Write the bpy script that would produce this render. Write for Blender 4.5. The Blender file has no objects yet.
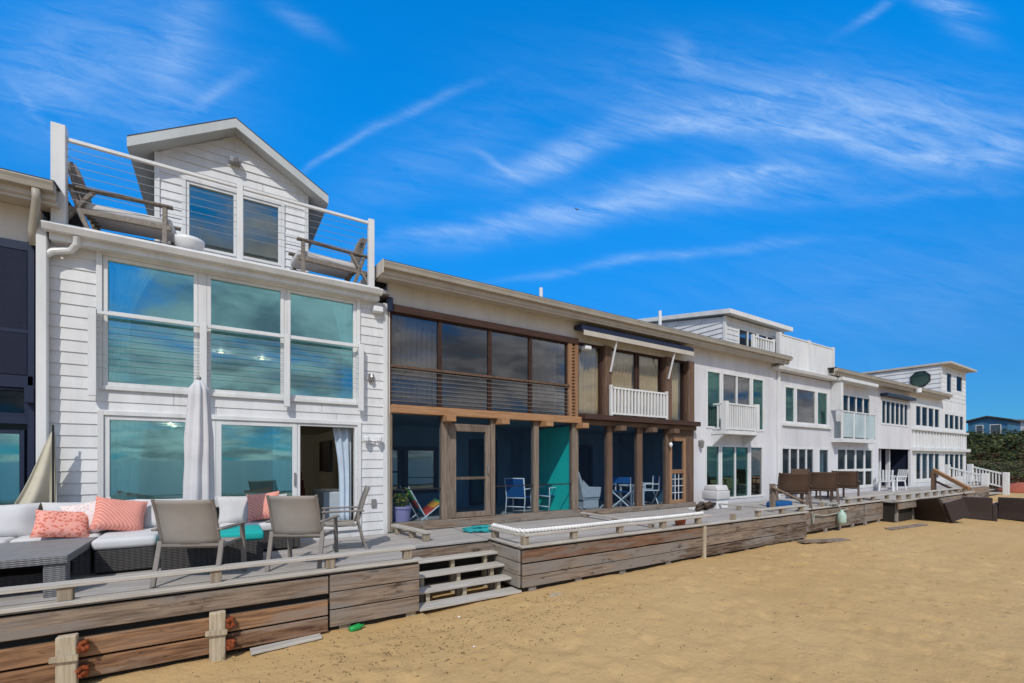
import bpy, math, random
from mathutils import Vector, Matrix, noise
random.seed(7)
C = bpy.context.scene.collection
SC = bpy.context.scene
# ------------------------------------------------------------------ camera
F = 455.0; HOR = 460.0; CZ = 2.2
TH = math.radians(57.5)                      # angle between view axis and the row of houses (+X)
FW = Vector((math.cos(TH), math.sin(TH), 0)); RT = Vector((math.sin(TH), -math.cos(TH), 0))
cam = bpy.data.cameras.new('camera'); co = bpy.data.objects.new('camera', cam); C.objects.link(co)
cam.sensor_width = 36; cam.lens = 36 * F / 1024; cam.shift_y = (HOR - 341.5) / 1024
cam.clip_start = 0.05; cam.clip_end = 6000
co.location = (0, 0, CZ); co.rotation_euler = (math.radians(90), 0, TH - math.radians(90))
SC.camera = co
# ------------------------------------------------------------------ sky, sun, exposure
SUNL = Vector((0.72, 1.0, -1.22)).normalized()           # direction the light travels
sl = bpy.data.lights.new('sun', 'SUN'); so = bpy.data.objects.new('sun', sl); C.objects.link(so)
sl.energy = 2.6; sl.angle = math.radians(0.6); sl.color = (1.0, 0.94, 0.85)
so.rotation_euler = SUNL.to_track_quat('-Z', 'Y').to_euler(); so.location = (0, -10, 30)
SC.view_settings.view_transform = 'Standard'; SC.view_settings.look = 'None'
SC.view_settings.exposure = 0.10; SC.view_settings.gamma = 1.0; SC.view_settings.use_curve_mapping = False
SC.cycles.transparent_max_bounces = 24; SC.cycles.max_bounces = 8; SC.cycles.diffuse_bounces = 4
SC.cycles.use_denoising = True

class NT:
    def __init__(s, nt): s.nt = nt
    def n(s, t, **k):
        nd = s.nt.nodes.new(t)
        for a, v in k.items(): setattr(nd, a, v)
        return nd
    def l(s, a, b): s.nt.links.new(a, b)
    def setin(s, sock, v):
        if hasattr(v, 'is_output'): s.l(v, sock)
        else: sock.default_value = v
    def m(s, op, a, b=None, c=None, clamp=False):
        nd = s.n('ShaderNodeMath', operation=op, use_clamp=clamp)
        s.setin(nd.inputs[0], a)
        if b is not None: s.setin(nd.inputs[1], b)
        if c is not None: s.setin(nd.inputs[2], c)
        return nd.outputs[0]
    def dot(s, a, v):
        nd = s.n('ShaderNodeVectorMath', operation='DOT_PRODUCT'); s.l(a, nd.inputs[0]); nd.inputs[1].default_value = v
        return nd.outputs['Value']
    def comb(s, x, y, z):
        nd = s.n('ShaderNodeCombineXYZ')
        for i, v in enumerate((x, y, z)): s.setin(nd.inputs[i], v)
        return nd.outputs[0]
    def noise(s, vec, scale, detail=4, rough=0.5, dist=0.0):
        nd = s.n('ShaderNodeTexNoise'); nd.inputs['Scale'].default_value = scale; nd.inputs['Detail'].default_value = detail
        nd.inputs['Roughness'].default_value = rough; nd.inputs['Distortion'].default_value = dist
        if vec is not None: s.l(vec, nd.inputs['Vector'])
        return nd.outputs['Fac']
    def sm(s, v, a, b, lo=0.0, hi=1.0):
        nd = s.n('ShaderNodeMapRange', interpolation_type='SMOOTHSTEP'); s.setin(nd.inputs['Value'], v)
        nd.inputs['From Min'].default_value = a; nd.inputs['From Max'].default_value = b
        nd.inputs['To Min'].default_value = lo; nd.inputs['To Max'].default_value = hi
        return nd.outputs['Result']
    def mix(s, f, a, b, blend='MIX'):
        nd = s.n('ShaderNodeMix', data_type='RGBA', blend_type=blend); nd.clamp_factor = True
        s.setin(nd.inputs['Factor'], f)
        for i, v in ((6, a), (7, b)):
            s.setin(nd.inputs[i], v if hasattr(v, 'is_output') else (*v, 1) if len(v) == 3 else v)
        return nd.outputs[2]

W = bpy.data.worlds.new('World'); SC.world = W; W.use_nodes = True
wn = NT(W.node_tree); W.node_tree.nodes.clear()
sky = wn.n('ShaderNodeTexSky', sky_type='NISHITA'); sky.sun_disc = False
sky.sun_elevation = math.asin(-SUNL.z); sky.sun_rotation = math.atan2(-SUNL.x, -SUNL.y)
sky.air_density = 1.0; sky.dust_density = 0.3; sky.ozone_density = 2.5
tc = wn.n('ShaderNodeTexCoord'); D = tc.outputs['Generated']
fd = wn.dot(D, FW); fdc = wn.m('MAXIMUM', fd, 0.08)
a_ = wn.m('DIVIDE', wn.dot(D, RT), fdc); b_ = wn.m('DIVIDE', wn.dot(D, (0, 0, 1)), fdc)
tint = wn.mix(wn.sm(wn.dot(D, (0, 0, 1)), 0.05, 0.66), (0.12, 0.46, 0.84), (0.008, 1.42, 2.42))     # deep polarised blue overhead
base = wn.mix(1.0, sky.outputs[0], tint, 'MULTIPLY')
# cirrus: soft wisps at fixed directions of the sky, combed by stretched noise
streaks = [  # azimuth/elevation given as the tangent plane of the view axis, in 1/455 units
    (572, 148, 60, 15, -30, .42), (535, 166, 50, 12, -14, .36), (655, 131, 50, 9, -12, .34), (720, 123, 60, 7, 0, .36), (800, 131, 60, 7, 9, .34), (875, 149, 55, 9, 13, .32), (950, 160, 55, 12, 2, .36), (1005, 143, 34, 16, -30, .32),
    (810, 105, 190, 46, 6, .36), (720, 105, 70, 14, -10, .25), (755, 171, 42, 7, 3, .52), (740, 186, 130, 22, -4, .32), (925, 125, 130, 32, 6, .30),
    (620, 203, 140, 14, -11, .34), (520, 224, 110, 14, -9, .30), (440, 233, 60, 6, -9, .24), (130, 75, 100, 75, 25, .25), (182, 40, 26, 70, 20, .24), (40, 80, 60, 55, 0, .22), (215, 92, 40, 8, -32, .26), (35, 112, 34, 4, 52, .22),
    (345, 148, 60, 3.5, -27, .26), (430, 104, 55, 5, -24, .24), (430, 160, 100, 34, -25, .15), (945, 4, 30, 7, 15, .70), (965, 27, 30, 10, 30, .22), (880, 8, 40, 4, -35, .25), (610, 264, 120, 4, -9, .22), (720, 250, 110, 5, -6, .18),
    (684, 55, 22, 12, 45, .28), (300, 20, 34, 8, 30, .20), (500, 166, 22, 3, 32, .42), (900, 290, 220, 60, -4, .12), (930, 195, 110, 6, -4, .16)]
tot = None
pxs = wn.m('MULTIPLY_ADD', a_, F, 512.0); pys = wn.m('MULTIPLY_ADD', b_, -F, HOR)
wob = wn.noise(wn.comb(a_, b_, 0.0), 5.0, 3)
wobc = wn.m('MULTIPLY_ADD', wob, 26.0, -13.0)
for (cx, cy, hl, hw, ang, st) in streaks:
    ca, sa = math.cos(math.radians(ang)), math.sin(math.radians(ang))
    dx = wn.m('SUBTRACT', pxs, cx); dy = wn.m('ADD', wn.m('SUBTRACT', pys, cy), wobc)
    u = wn.m('MULTIPLY_ADD', dx, ca / hl, wn.m('MULTIPLY', dy, sa / hl)); v = wn.m('MULTIPLY_ADD', dx, -sa / hw, wn.m('MULTIPLY', dy, ca / hw))
    r2 = wn.m('MULTIPLY_ADD', u, u, wn.m('MULTIPLY', v, v))
    g = wn.m('MULTIPLY', wn.m('EXPONENT', wn.m('MULTIPLY', r2, -1.0)), st)
    tot = g if tot is None else wn.m('ADD', tot, g)
comb1 = wn.noise(wn.comb(wn.m('MULTIPLY_ADD', a_, 1.2, wn.m('MULTIPLY', b_, 0.4)), wn.m('MULTIPLY_ADD', b_, 5.0, wn.m('MULTIPLY', a_, 0.8)), 1.7), 3.2, 8, 0.62, 0.9)
comb2 = wn.noise(wn.comb(wn.m('MULTIPLY_ADD', b_, 3.0, wn.m('MULTIPLY', a_, 4.0)), wn.m('MULTIPLY_ADD', b_, 16.0, wn.m('MULTIPLY', a_, 3.5)), 4.0), 1.6, 9, 0.68, 0.9)
cir = wn.m('MULTIPLY', tot, wn.m('ADD', wn.sm(comb1, 0.28, 0.76, 0.40, 1.25), wn.sm(comb2, 0.3, 0.72, -0.35, 0.55)))
front = wn.sm(fd, 0.30, 0.46)
cir = wn.m('MULTIPLY', wn.m('MULTIPLY', wn.m('MAXIMUM', wn.m('MINIMUM', cir, 0.9), 0.0), 0.66), front)
# banks of broken cloud over the sea behind the viewer, seen only mirrored in the windows
sz = wn.m('ADD', wn.m('MAXIMUM', wn.dot(D, (0, 0, 1)), 0.0), 0.16)
pl = wn.comb(wn.m('DIVIDE', wn.dot(D, (1, 0, 0)), sz), wn.m('DIVIDE', wn.dot(D, (0, 1, 0)), sz), 0.0)
cl = wn.sm(wn.noise(pl, 1.0, 8, 0.58, 0.5), 0.36, 0.52)
cl = wn.m('MULTIPLY', cl, wn.sm(fd, 0.10, 0.40, 0.92, 0.0))
skyc = wn.mix(cir, base, (4.3, 5.9, 8.3))
skyc = wn.mix(cl, skyc, wn.mix(wn.sm(wn.noise(pl, 2.1, 6, 0.6, 0.3), 0.36, 0.62), (2.4, 2.5, 2.7), (6.8, 6.7, 6.6)))
bg = wn.n('ShaderNodeBackground'); bg.inputs['Strength'].default_value = 0.115
wo = wn.n('ShaderNodeOutputWorld'); wn.l(skyc, bg.inputs['Color']); wn.l(bg.outputs[0], wo.inputs[0])

# ------------------------------------------------------------------ measuring helpers (facade plane, deck plane)
FY = 8.75; ZD = 0.80                                     # facade plane, deck level
def X(px, Y=FY):
    u = (px - 512) / F
    return Y * (FW.x + RT.x * u) / (FW.y + RT.y * u)
def Z(px, py, Y=FY):
    u = (px - 512) / F
    return CZ + (HOR - py) / F * Y / (FW.y + RT.y * u)
def G(px, py, z=ZD):
    d = (z - CZ) * F / (HOR - py); u = (px - 512) / F
    return Vector((d * (FW.x + RT.x * u), d * (FW.y + RT.y * u), z))

# ------------------------------------------------------------------ materials
MATS = {}
def new_mat(name):
    m = bpy.data.materials.new(name); m.use_nodes = True; m.node_tree.nodes.clear()
    t = NT(m.node_tree); o = t.n('ShaderNodeOutputMaterial'); MATS[name] = m
    return m, t, o
def principled(t, o, col, rough=0.5, bump=None, bstr=0.3, bdist=0.01, spec=0.5, metal=0.0):
    p = t.n('ShaderNodeBsdfPrincipled'); t.setin(p.inputs['Base Color'], col if hasattr(col, 'is_output') else (*col, 1))
    t.setin(p.inputs['Roughness'], rough); p.inputs['Specular IOR Level'].default_value = spec; p.inputs['Metallic'].default_value = metal
    if bump is not None:
        b = t.n('ShaderNodeBump'); b.inputs['Strength'].default_value = bstr; b.inputs['Distance'].default_value = bdist
        t.l(bump, b.inputs['Height']); t.l(b.outputs[0], p.inputs['Normal'])
    t.l(p.outputs[0], o.inputs[0]); return p
def ocoord(t, sc=(1, 1, 1)):
    tcn = t.n('ShaderNodeTexCoord'); mp = t.n('ShaderNodeMapping'); mp.inputs['Scale'].default_value = sc
    t.l(tcn.outputs['Object'], mp.inputs[0]); return mp.outputs[0]
def paint(name, col, rough=0.5, var=0.12, scale=3.0, streak=True, bstr=0.05, spec=0.4, metal=0.0, grime=False):
    m, t, o = new_mat(name)
    n1 = t.noise(ocoord(t, (1, 1, 0.25 if streak else 1)), scale, 6, 0.6); n2 = t.noise(ocoord(t), scale * 14, 3)
    isl = t.n('ShaderNodeNewGeometry').outputs['Random Per Island']
    dark = tuple(c * (1 - var * 2.2) for c in col); lite = tuple(min(1, c * (1 + var * 0.5)) for c in col)
    f = t.m('MULTIPLY_ADD', isl, 0.25, t.sm(n1, 0.25, 0.7, 0.0, 0.75))
    c = t.mix(f, dark, lite)
    if grime:
        gr_ = t.noise(ocoord(t, (5.0, 5.0, 0.55)), 1.3, 6, 0.68); g2_ = t.noise(ocoord(t), 0.7, 3)
        c = t.mix(t.m('MULTIPLY', t.sm(gr_, 0.52, 0.78, 0, 0.5), t.sm(g2_, 0.35, 0.65)), c, tuple(k_ * v for k_, v in zip((.62, .55, .46), col)))
    principled(t, o, c, t.m('MULTIPLY_ADD', n2, 0.25, rough - 0.12), n2, bstr, 0.004, spec, metal); return m
def wood(name, c1, c2, axis=0, rough=0.75, stain=None, grey=None, bstr=0.5, isl=0.7):
    m, t, o = new_mat(name)
    sc = [14, 14, 14]; sc[axis] = 0.9
    g1 = t.noise(ocoord(t, sc), 2.2, 7, 0.62, 0.6)
    sc2 = [5, 5, 5]; sc2[axis] = 0.7
    g2 = t.noise(ocoord(t, sc2), 1.3, 5, 0.6, 0.3)
    ri = t.n('ShaderNodeNewGeometry').outputs['Random Per Island']
    f = t.m('ADD', t.sm(g1, 0.34, 0.66, 0.0, 0.75), t.m('MULTIPLY_ADD', ri, isl, -isl * 0.35))
    c = t.mix(f, c1, c2)
    if grey: c = t.mix(t.sm(g2, 0.42, 0.62), c, grey)
    if stain:
        k = t.noise(ocoord(t, [1.5 if i == axis else 5 for i in range(3)]), 1.6, 6, 0.7)
        c = t.mix(t.sm(k, 0.56, 0.70, 0, 0.85), c, stain)
        kn = t.n('ShaderNodeTexVoronoi'); kn.inputs['Scale'].default_value = 2.3
        t.l(ocoord(t, [1.0 if i == axis else 2.6 for i in range(3)]), kn.inputs['Vector'])
        c = t.mix(t.sm(kn.outputs['Distance'], 0.035, 0.085, 0.8, 0.0), c, tuple(v * 0.35 for v in c1))
    principled(t, o, c, rough, g1, bstr, 0.006, 0.25); return m
def fabric(name, col, col2=None, scale=260, rough=0.9, bstr=0.25, pat=None):
    m, t, o = new_mat(name)
    n = t.noise(ocoord(t), 3.0, 5); w = t.noise(ocoord(t), scale, 2)
    c = t.mix(t.sm(n, 0.3, 0.7), tuple(v * 0.86 for v in col), col)
    if pat == 'check':
        wv = t.n('ShaderNodeTexVoronoi'); wv.inputs['Scale'].default_value = 26.0; t.l(ocoord(t, (1, 1, 1)), wv.inputs['Vector'])
        c = t.mix(t.sm(wv.outputs['Distance'], 0.30, 0.5), c, col2)
    if pat == 'stripe':
        wv = t.n('ShaderNodeTexWave', wave_type='BANDS', bands_direction='DIAGONAL'); wv.inputs['Scale'].default_value = 14.0; wv.inputs['Distortion'].default_value = 1.5
        t.l(ocoord(t), wv.inputs['Vector']); c = t.mix(t.sm(wv.outputs['Fac'], 0.55, 0.7), c, col2)
    principled(t, o, c, rough, w, bstr, 0.002, 0.2); return m
def wicker(name, col):
    m, t, o = new_mat(name)
    w1 = t.n('ShaderNodeTexWave', wave_type='BANDS', bands_direction='Z'); w1.inputs['Scale'].default_value = 16; w1.inputs['Distortion'].default_value = 0.8
    t.l(ocoord(t), w1.inputs['Vector'])
    w2 = t.n('ShaderNodeTexWave', wave_type='BANDS', bands_direction='DIAGONAL'); w2.inputs['Scale'].default_value = 11; t.l(ocoord(t, (1, 1, 0)), w2.inputs['Vector'])
    h = t.m('MULTIPLY', w1.outputs['Fac'], t.m('MULTIPLY_ADD', w2.outputs['Fac'], 0.6, 0.4))
    n = t.noise(ocoord(t), 6, 4)
    c = t.mix(t.sm(h, 0.1, 0.8), tuple(v * 0.45 for v in col), t.mix(n, tuple(v * 0.85 for v in col), tuple(v * 1.35 for v in col)))
    principled(t, o, c, 0.6, h, 0.9, 0.008, 0.35); return m
def glass(name, tint, gcol, base=0.12, k=1.0, ior=1.6):
    m, t, o = new_mat(name)
    fr = t.n('ShaderNodeFresnel'); fr.inputs['IOR'].default_value = ior
    wv = t.noise(ocoord(t), 1.4, 2); bp = t.n('ShaderNodeBump'); bp.inputs['Strength'].default_value = 0.05; bp.inputs['Distance'].default_value = 0.02
    t.l(wv, bp.inputs['Height'])
    tr = t.n('ShaderNodeBsdfTransparent'); tr.inputs[0].default_value = (*tint, 1)
    gl = t.n('ShaderNodeBsdfGlossy'); gl.inputs[0].default_value = (*gcol, 1); gl.inputs['Roughness'].default_value = 0.02; t.l(bp.outputs[0], gl.inputs['Normal'])
    mx = t.n('ShaderNodeMixShader'); t.l(t.m('MULTIPLY_ADD', fr.outputs[0], k, base, clamp=True), mx.inputs[0]); t.l(tr.outputs[0], mx.inputs[1]); t.l(gl.outputs[0], mx.inputs[2])
    t.l(mx.outputs[0], o.inputs[0]); return m
def screen(name, tr, col, opac):
    m, t, o = new_mat(name)
    a = t.n('ShaderNodeBsdfTransparent'); a.inputs[0].default_value = (*tr, 1)
    p = t.n('ShaderNodeBsdfPrincipled'); p.inputs['Base Color'].default_value = (*col, 1); p.inputs['Roughness'].default_value = 0.35
    mx = t.n('ShaderNodeMixShader'); n = t.noise(ocoord(t), 0.9, 3); t.l(t.sm(n, 0.3, 0.7, opac * 0.85, opac * 1.15), mx.inputs[0])
    t.l(a.outputs[0], mx.inputs[1]); t.l(p.outputs[0], mx.inputs[2]); t.l(mx.outputs[0], o.inputs[0]); return m

siding = paint('white_siding_paint', (0.74, 0.745, 0.75), 0.5, 0.11, 1.9, grime=True)
trim = paint('white_trim_paint', (0.72, 0.725, 0.72), 0.4, 0.09, 2.5, grime=True)
dtrim = paint('grey_green_trim', (0.50, 0.53, 0.53), 0.5, 0.08, 2.0)  # greyer, darker tone than the white trim
lav = paint('pale_stucco', (0.68, 0.675, 0.70), 0.6, 0.10, 1.4, grime=True)
cream = paint('cream_wall', (0.62, 0.585, 0.53), 0.6, 0.09, 1.5, grime=True)
tan = paint('tan_gutter_metal', (0.42, 0.385, 0.325), 0.45, 0.12, 2.0, grime=True)
soff = paint('soffit_paint', (0.52, 0.475, 0.41), 0.6, 0.08)
navy = paint('navy_frame', (0.010, 0.018, 0.05), 0.45, 0.1)
navyc = paint('navy_blind_and_porch_shade', (0.006, 0.011, 0.034), 0.8, 0.1)
shingle = paint('roof_shingle', (0.06, 0.055, 0.055), 0.85, 0.2, 6)
brown = wood('brown_stained_wood', (0.075, 0.044, 0.03), (0.175, 0.11, 0.075), 2)
dbrown = wood('dark_brown_header', (0.035, 0.018, 0.014), (0.07, 0.038, 0.03), 0)
orange = wood('orange_brown_beam', (0.25, 0.12, 0.055), (0.42, 0.235, 0.12), 0)
orangev = wood('orange_brown_post', (0.22, 0.115, 0.06), (0.36, 0.21, 0.12), 2)
greyv = wood('weathered_post', (0.105, 0.078, 0.058), (0.25, 0.195, 0.15), 2)
deckw = wood('grey_deck_board', (0.30, 0.275, 0.26), (0.47, 0.445, 0.425), 0, 0.8, None, None, 0.35, 0.35)
capw = wood('grey_rail_cap', (0.30, 0.275, 0.245), (0.50, 0.47, 0.425), 0, 0.8)
capy = wood('grey_rail_cap_crosswise', (0.30, 0.275, 0.245), (0.50, 0.47, 0.425), 1, 0.8)
skirtw = wood('weathered_skirt', (0.065, 0.04, 0.027), (0.30, 0.225, 0.165), 0, 0.85, (0.035, 0.023, 0.017), (0.235, 0.205, 0.18), isl=.6)
skirty = wood('weathered_skirt_crosswise', (0.12, 0.095, 0.075), (0.30, 0.26, 0.215), 1, 0.85, (0.06, 0.05, 0.04), (0.27, 0.25, 0.23))
redw = wood('reddish_plank', (0.10, 0.048, 0.026), (0.36, 0.20, 0.105), 0, 0.8, (0.035, 0.017, 0.010), (0.27, 0.20, 0.15), 0.6, 0.5)
redbw = wood('red_brown_plank', (0.05, 0.022, 0.013), (0.23, 0.125, 0.075), 0, 0.8, (0.03, 0.015, 0.01), (0.20, 0.155, 0.125))
blockw = wood('rail_block_wood', (0.15, 0.115, 0.08), (0.36, 0.30, 0.23), 2, 0.85)
postw = wood('pale_pile', (0.30, 0.24, 0.16), (0.52, 0.44, 0.32), 2, 0.85, (0.16, 0.11, 0.07))
darkgap = paint('painted_gap_shade', (0.03, 0.025, 0.02), 0.9, 0.2)  # deep shade below and between deck planks, put into a flat dark colour
teal = paint('teal_wall_paint', (0.015, 0.70, 0.58), 0.5, 0.05)
bluewall = paint('blue_grey_wall', (0.10, 0.20, 0.29), 0.6, 0.12)
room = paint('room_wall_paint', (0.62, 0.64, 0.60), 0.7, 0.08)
roomd = paint('dim_room_wall', (0.20, 0.22, 0.22), 0.7, 0.1)  # dimness of the rooms put into a darker wall grey
floorm = wood('room_floor', (0.16, 0.09, 0.05), (0.28, 0.17, 0.10), 0, 0.5)
redwood = wood('red_brown_joinery', (0.11, 0.028, 0.016), (0.20, 0.06, 0.035), 2, 0.5)
glassA = glass('teal_window_glass', (0.84, 0.955, 0.94), (0.52, 0.97, 1.0), 0.22, 0.95, 1.5)
glassG = glass('green_window_glass', (0.62, 0.72, 0.70), (0.50, 0.78, 0.76), 0.05, 0.5)
glassB = glass('grey_window_glass', (0.80, 0.79, 0.77), (0.80, 0.80, 0.82), 0.06, 0.6)
glassD = glass('dark_window_glass', (0.55, 0.60, 0.64), (0.75, 0.82, 0.9), 0.02, 0.14)
glassT = glass('clear_window_glass', (0.97, 0.95, 0.92), (0.80, 0.80, 0.78), 0.02, 0.2)
glassE = glass('cloudy_window_glass', (0.80, 0.86, 0.85), (0.85, 0.88, 0.80), 0.12, 0.7)
frost = screen('frosted_panel', (0.75, 0.85, 0.86), (0.62, 0.72, 0.74), 0.6)
scrn = screen('insect_screen', (0.90, 0.96, 1.0), (0.012, 0.03, 0.07), 0.075)  # blue of reflected sky and haze put into the mesh colour
curtA = fabric('white_curtain', (0.72, 0.82, 0.80)); curtT = fabric('tan_blind', (0.40, 0.335, 0.20)); curtG = fabric('grey_blind', (0.33, 0.31, 0.29)); curtB = fabric('pale_blue_curtain', (0.55, 0.65, 0.75))
white = paint('white_plastic', (0.78, 0.79, 0.80), 0.35, 0.03, 5, False)
metal = paint('grey_metal', (0.33, 0.32, 0.31), 0.4, 0.1, 5, False, 0.05, 0.5, 0.6)
black = paint('black_metal', (0.02, 0.02, 0.022), 0.45, 0.1, 5, False)
rust = paint('rusty_iron', (0.28, 0.065, 0.018), 0.9, 0.3, 22, False, 0.6)
sling = fabric('taupe_sling', (0.36, 0.33, 0.30)); slingf = paint('taupe_metal', (0.23, 0.205, 0.185), 0.45, 0.08, 5, False)
bsling = fabric('brown_sling', (0.10, 0.062, 0.042)); bslingf = paint('brown_metal', (0.09, 0.055, 0.04), 0.5, 0.1, 5, False)
wickG = wicker('grey_wicker', (0.25, 0.25, 0.26)); wickD = wicker('charcoal_wicker', (0.075, 0.07, 0.07)); wickB = wicker('dark_brown_wicker', (0.055, 0.034, 0.028))
cushW = fabric('white_cushion', (0.66, 0.655, 0.66)); cushG = fabric('pale_grey_cushion', (0.62, 0.61, 0.61)); cushT = fabric('teal_cushion', (0.02, 0.46, 0.44))
coral = fabric('coral_fabric', (0.76, 0.27, 0.205), (0.82, 0.40, 0.33), pat='stripe'); coralc = fabric('coral_check_fabric', (0.66, 0.18, 0.12), (0.82, 0.37, 0.30), pat='check')
pink = fabric('pale_pink_fabric', (0.76, 0.60, 0.57), (0.80, 0.70, 0.68), pat='check')
umbf = fabric('pale_umbrella_cloth', (0.66, 0.66, 0.68)); canvas = fabric('beige_canvas', (0.60, 0.56, 0.44))
blued = fabric('blue_canvas', (0.012, 0.10, 0.30)); purple = paint('lilac_plastic', (0.42, 0.34, 0.55), 0.45, 0.05, 5, False)
terra = paint('terracotta', (0.42, 0.11, 0.045), 0.8, 0.12, 9, False); green = paint('green_plastic', (0.01, 0.30, 0.06), 0.4, 0.06, 5, False)
mint = paint('pale_green_plastic', (0.45, 0.62, 0.53), 0.5, 0.12, 5, False); ropem = fabric('white_rope', (0.80, 0.79, 0.76)); netm = fabric('teal_netting', (0.03, 0.34, 0.36))
ropeg = fabric('pale_green_rope', (0.36, 0.39, 0.36)); advw = wood('grey_teak', (0.15, 0.125, 0.105), (0.27, 0.24, 0.21), 1)
bluehouse = paint('blue_siding', (0.045, 0.17, 0.31), 0.6, 0.12, 1.0); greyh = paint('pale_grey_siding', (0.55, 0.58, 0.62), 0.6, 0.1, 1.0)
orangeT = fabric('orange_tarp', (0.42, 0.12, 0.07))
mL, tL, oL = new_mat('lamp_glow')
em = tL.n('ShaderNodeEmission'); em.inputs[0].default_value = (1, 0.78, 0.45, 1); em.inputs[1].default_value = 2.6; tL.l(em.outputs[0], oL.inputs[0])
# foliage
def leafmat(name, cols):
    m, t, o = new_mat(name)
    ri = t.n('ShaderNodeNewGeometry').outputs['Random Per Island']; n = t.noise(ocoord(t), 0.35, 4)
    c = t.mix(t.sm(n, 0.35, 0.65), cols[0], cols[1]); c = t.mix(t.sm(ri, 0.45, 1.0), c, cols[2])
    principled(t, o, c, 0.7, None, spec=0.2); return m
leafA = leafmat('dark_scrub_leaf', [(0.018, 0.034, 0.012), (0.055, 0.070, 0.022), (0.10, 0.105, 0.035)])
leafR = leafmat('russet_scrub_leaf', [(0.06, 0.028, 0.015), (0.11, 0.05, 0.025), (0.075, 0.06, 0.025)])
stemm = wood('scrub_stem', (0.05, 0.03, 0.02), (0.10, 0.07, 0.05), 2)

# ------------------------------------------------------------------ mesh builder
OFF = {}
def orient(d):
    d = Vector(d).normalized(); up = Vector((0, 0, 1)) if abs(d.z) < 0.95 else Vector((0, 1, 0))
    x = up.cross(d).normalized(); y = d.cross(x); return Matrix((x, y, d)).transposed()
class MB:
    def __init__(s): s.v = []; s.f = []
    def add(s, vs, fs):
        o = len(s.v); s.v += [Vector(v) for v in vs]; s.f += [tuple(i + o for i in f) for f in fs]; return s
    def box(s, x0, x1, y0, y1, z0, z1):
        if x1 < x0: x0, x1 = x1, x0
        if y1 < y0: y0, y1 = y1, y0
        if z1 < z0: z0, z1 = z1, z0
        return s.add([(x0, y0, z0), (x1, y0, z0), (x1, y1, z0), (x0, y1, z0), (x0, y0, z1), (x1, y0, z1), (x1, y1, z1), (x0, y1, z1)],
                     [(3, 2, 1, 0), (4, 5, 6, 7), (0, 1, 5, 4), (1, 2, 6, 5), (2, 3, 7, 6), (3, 0, 4, 7)])
    def obox(s, c, size, M):
        c = Vector(c); h = Vector(size) / 2; vs = []
        for sx, sy, sz in ((-1, -1, -1), (1, -1, -1), (1, 1, -1), (-1, 1, -1), (-1, -1, 1), (1, -1, 1), (1, 1, 1), (-1, 1, 1)):
            vs.append(c + M @ Vector((sx * h.x, sy * h.y, sz * h.z)))
        return s.add(vs, [(3, 2, 1, 0), (4, 5, 6, 7), (0, 1, 5, 4), (1, 2, 6, 5), (2, 3, 7, 6), (3, 0, 4, 7)])
    def beam(s, p, q, w, h):            # w across (horizontal), h the other way
        p, q = Vector(p), Vector(q); return s.obox((p + q) / 2, (w, h, (q - p).length), orient(q - p))
    def tube(s, pts, r, n=8, caps=True):
        pts = [Vector(p) for p in pts]; rs = r if isinstance(r, (list, tuple)) else [r] * len(pts); vs = []; fs = []
        for i, p in enumerate(pts):
            d = pts[min(i + 1, len(pts) - 1)] - pts[max(i - 1, 0)]; M = orient(d)
            for k in range(n):
                a = 2 * math.pi * k / n; vs.append(p + M @ Vector((math.cos(a) * rs[i], math.sin(a) * rs[i], 0)))
        for i in range(len(pts) - 1):
            for k in range(n): fs.append((i * n + k, i * n + (k + 1) % n, (i + 1) * n + (k + 1) % n, (i + 1) * n + k))
        if caps: fs.append(tuple(reversed(range(n)))); fs.append(tuple(range((len(pts) - 1) * n, len(pts) * n)))
        return s.add(vs, fs)
    def lathe(s, prof, c=(0, 0, 0), n=20):
        c = Vector(c); vs = []; fs = []
        for r, z in prof:
            for k in range(n):
                a = 2 * math.pi * k / n; vs.append(c + Vector((math.cos(a) * r, math.sin(a) * r, z)))
        for i in range(len(prof) - 1):
            for k in range(n): fs.append((i * n + k, i * n + (k + 1) % n, (i + 1) * n + (k + 1) % n, (i + 1) * n + k))
        fs.append(tuple(reversed(range(n)))); fs.append(tuple(range((len(prof) - 1) * n, len(prof) * n)))
        return s.add(vs, fs)
    def prism(s, poly, axis, a0, a1):    # polygon in the other two axes, extruded along axis
        def P(p, a): return (a, p[0], p[1]) if axis == 0 else (p[0], a, p[1]) if axis == 1 else (p[0], p[1], a)
        n = len(poly); vs = [P(p, a0) for p in poly] + [P(p, a1) for p in poly]
        return s.add(vs, [tuple(reversed(range(n))), tuple(range(n, 2 * n))] + [(i, (i + 1) % n, (i + 1) % n + n, i + n) for i in range(n)])
    def xform(s, M): s.v = [M @ v for v in s.v]; return s
    def build(s, name, mat, parent=None, bevel=0.0, seg=1, smooth=False, solid=0.0, sub=0):
        off = OFF.get(parent.name, Vector((0, 0, 0))) if parent else Vector((0, 0, 0))
        me = bpy.data.meshes.new(name); o = bpy.data.objects.new(name, me)
        if not parent and s.v:
            lo = [min(v[i] for v in s.v) for i in range(3)]; hi = [max(v[i] for v in s.v) for i in range(3)]
            off = Vector(((lo[0] + hi[0]) / 2, (lo[1] + hi[1]) / 2, lo[2])); o.location = off
        me.from_pydata([v - off for v in s.v], [], s.f); me.update()
        if mat: me.materials.append(mat)
        if smooth:
            for p in me.polygons: p.use_smooth = True
        C.objects.link(o); o.parent = parent; OFF[o.name] = off
        if solid: md = o.modifiers.new('solidify', 'SOLIDIFY'); md.thickness = solid; md.offset = 0
        if bevel:
            md = o.modifiers.new('bevel', 'BEVEL'); md.width = bevel; md.segments = seg; md.limit_method = 'ANGLE'; md.angle_limit = math.radians(40)
        if sub: md = o.modifiers.new('subdivision', 'SUBSURF'); md.levels = sub; md.render_levels = sub
        return o
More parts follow.
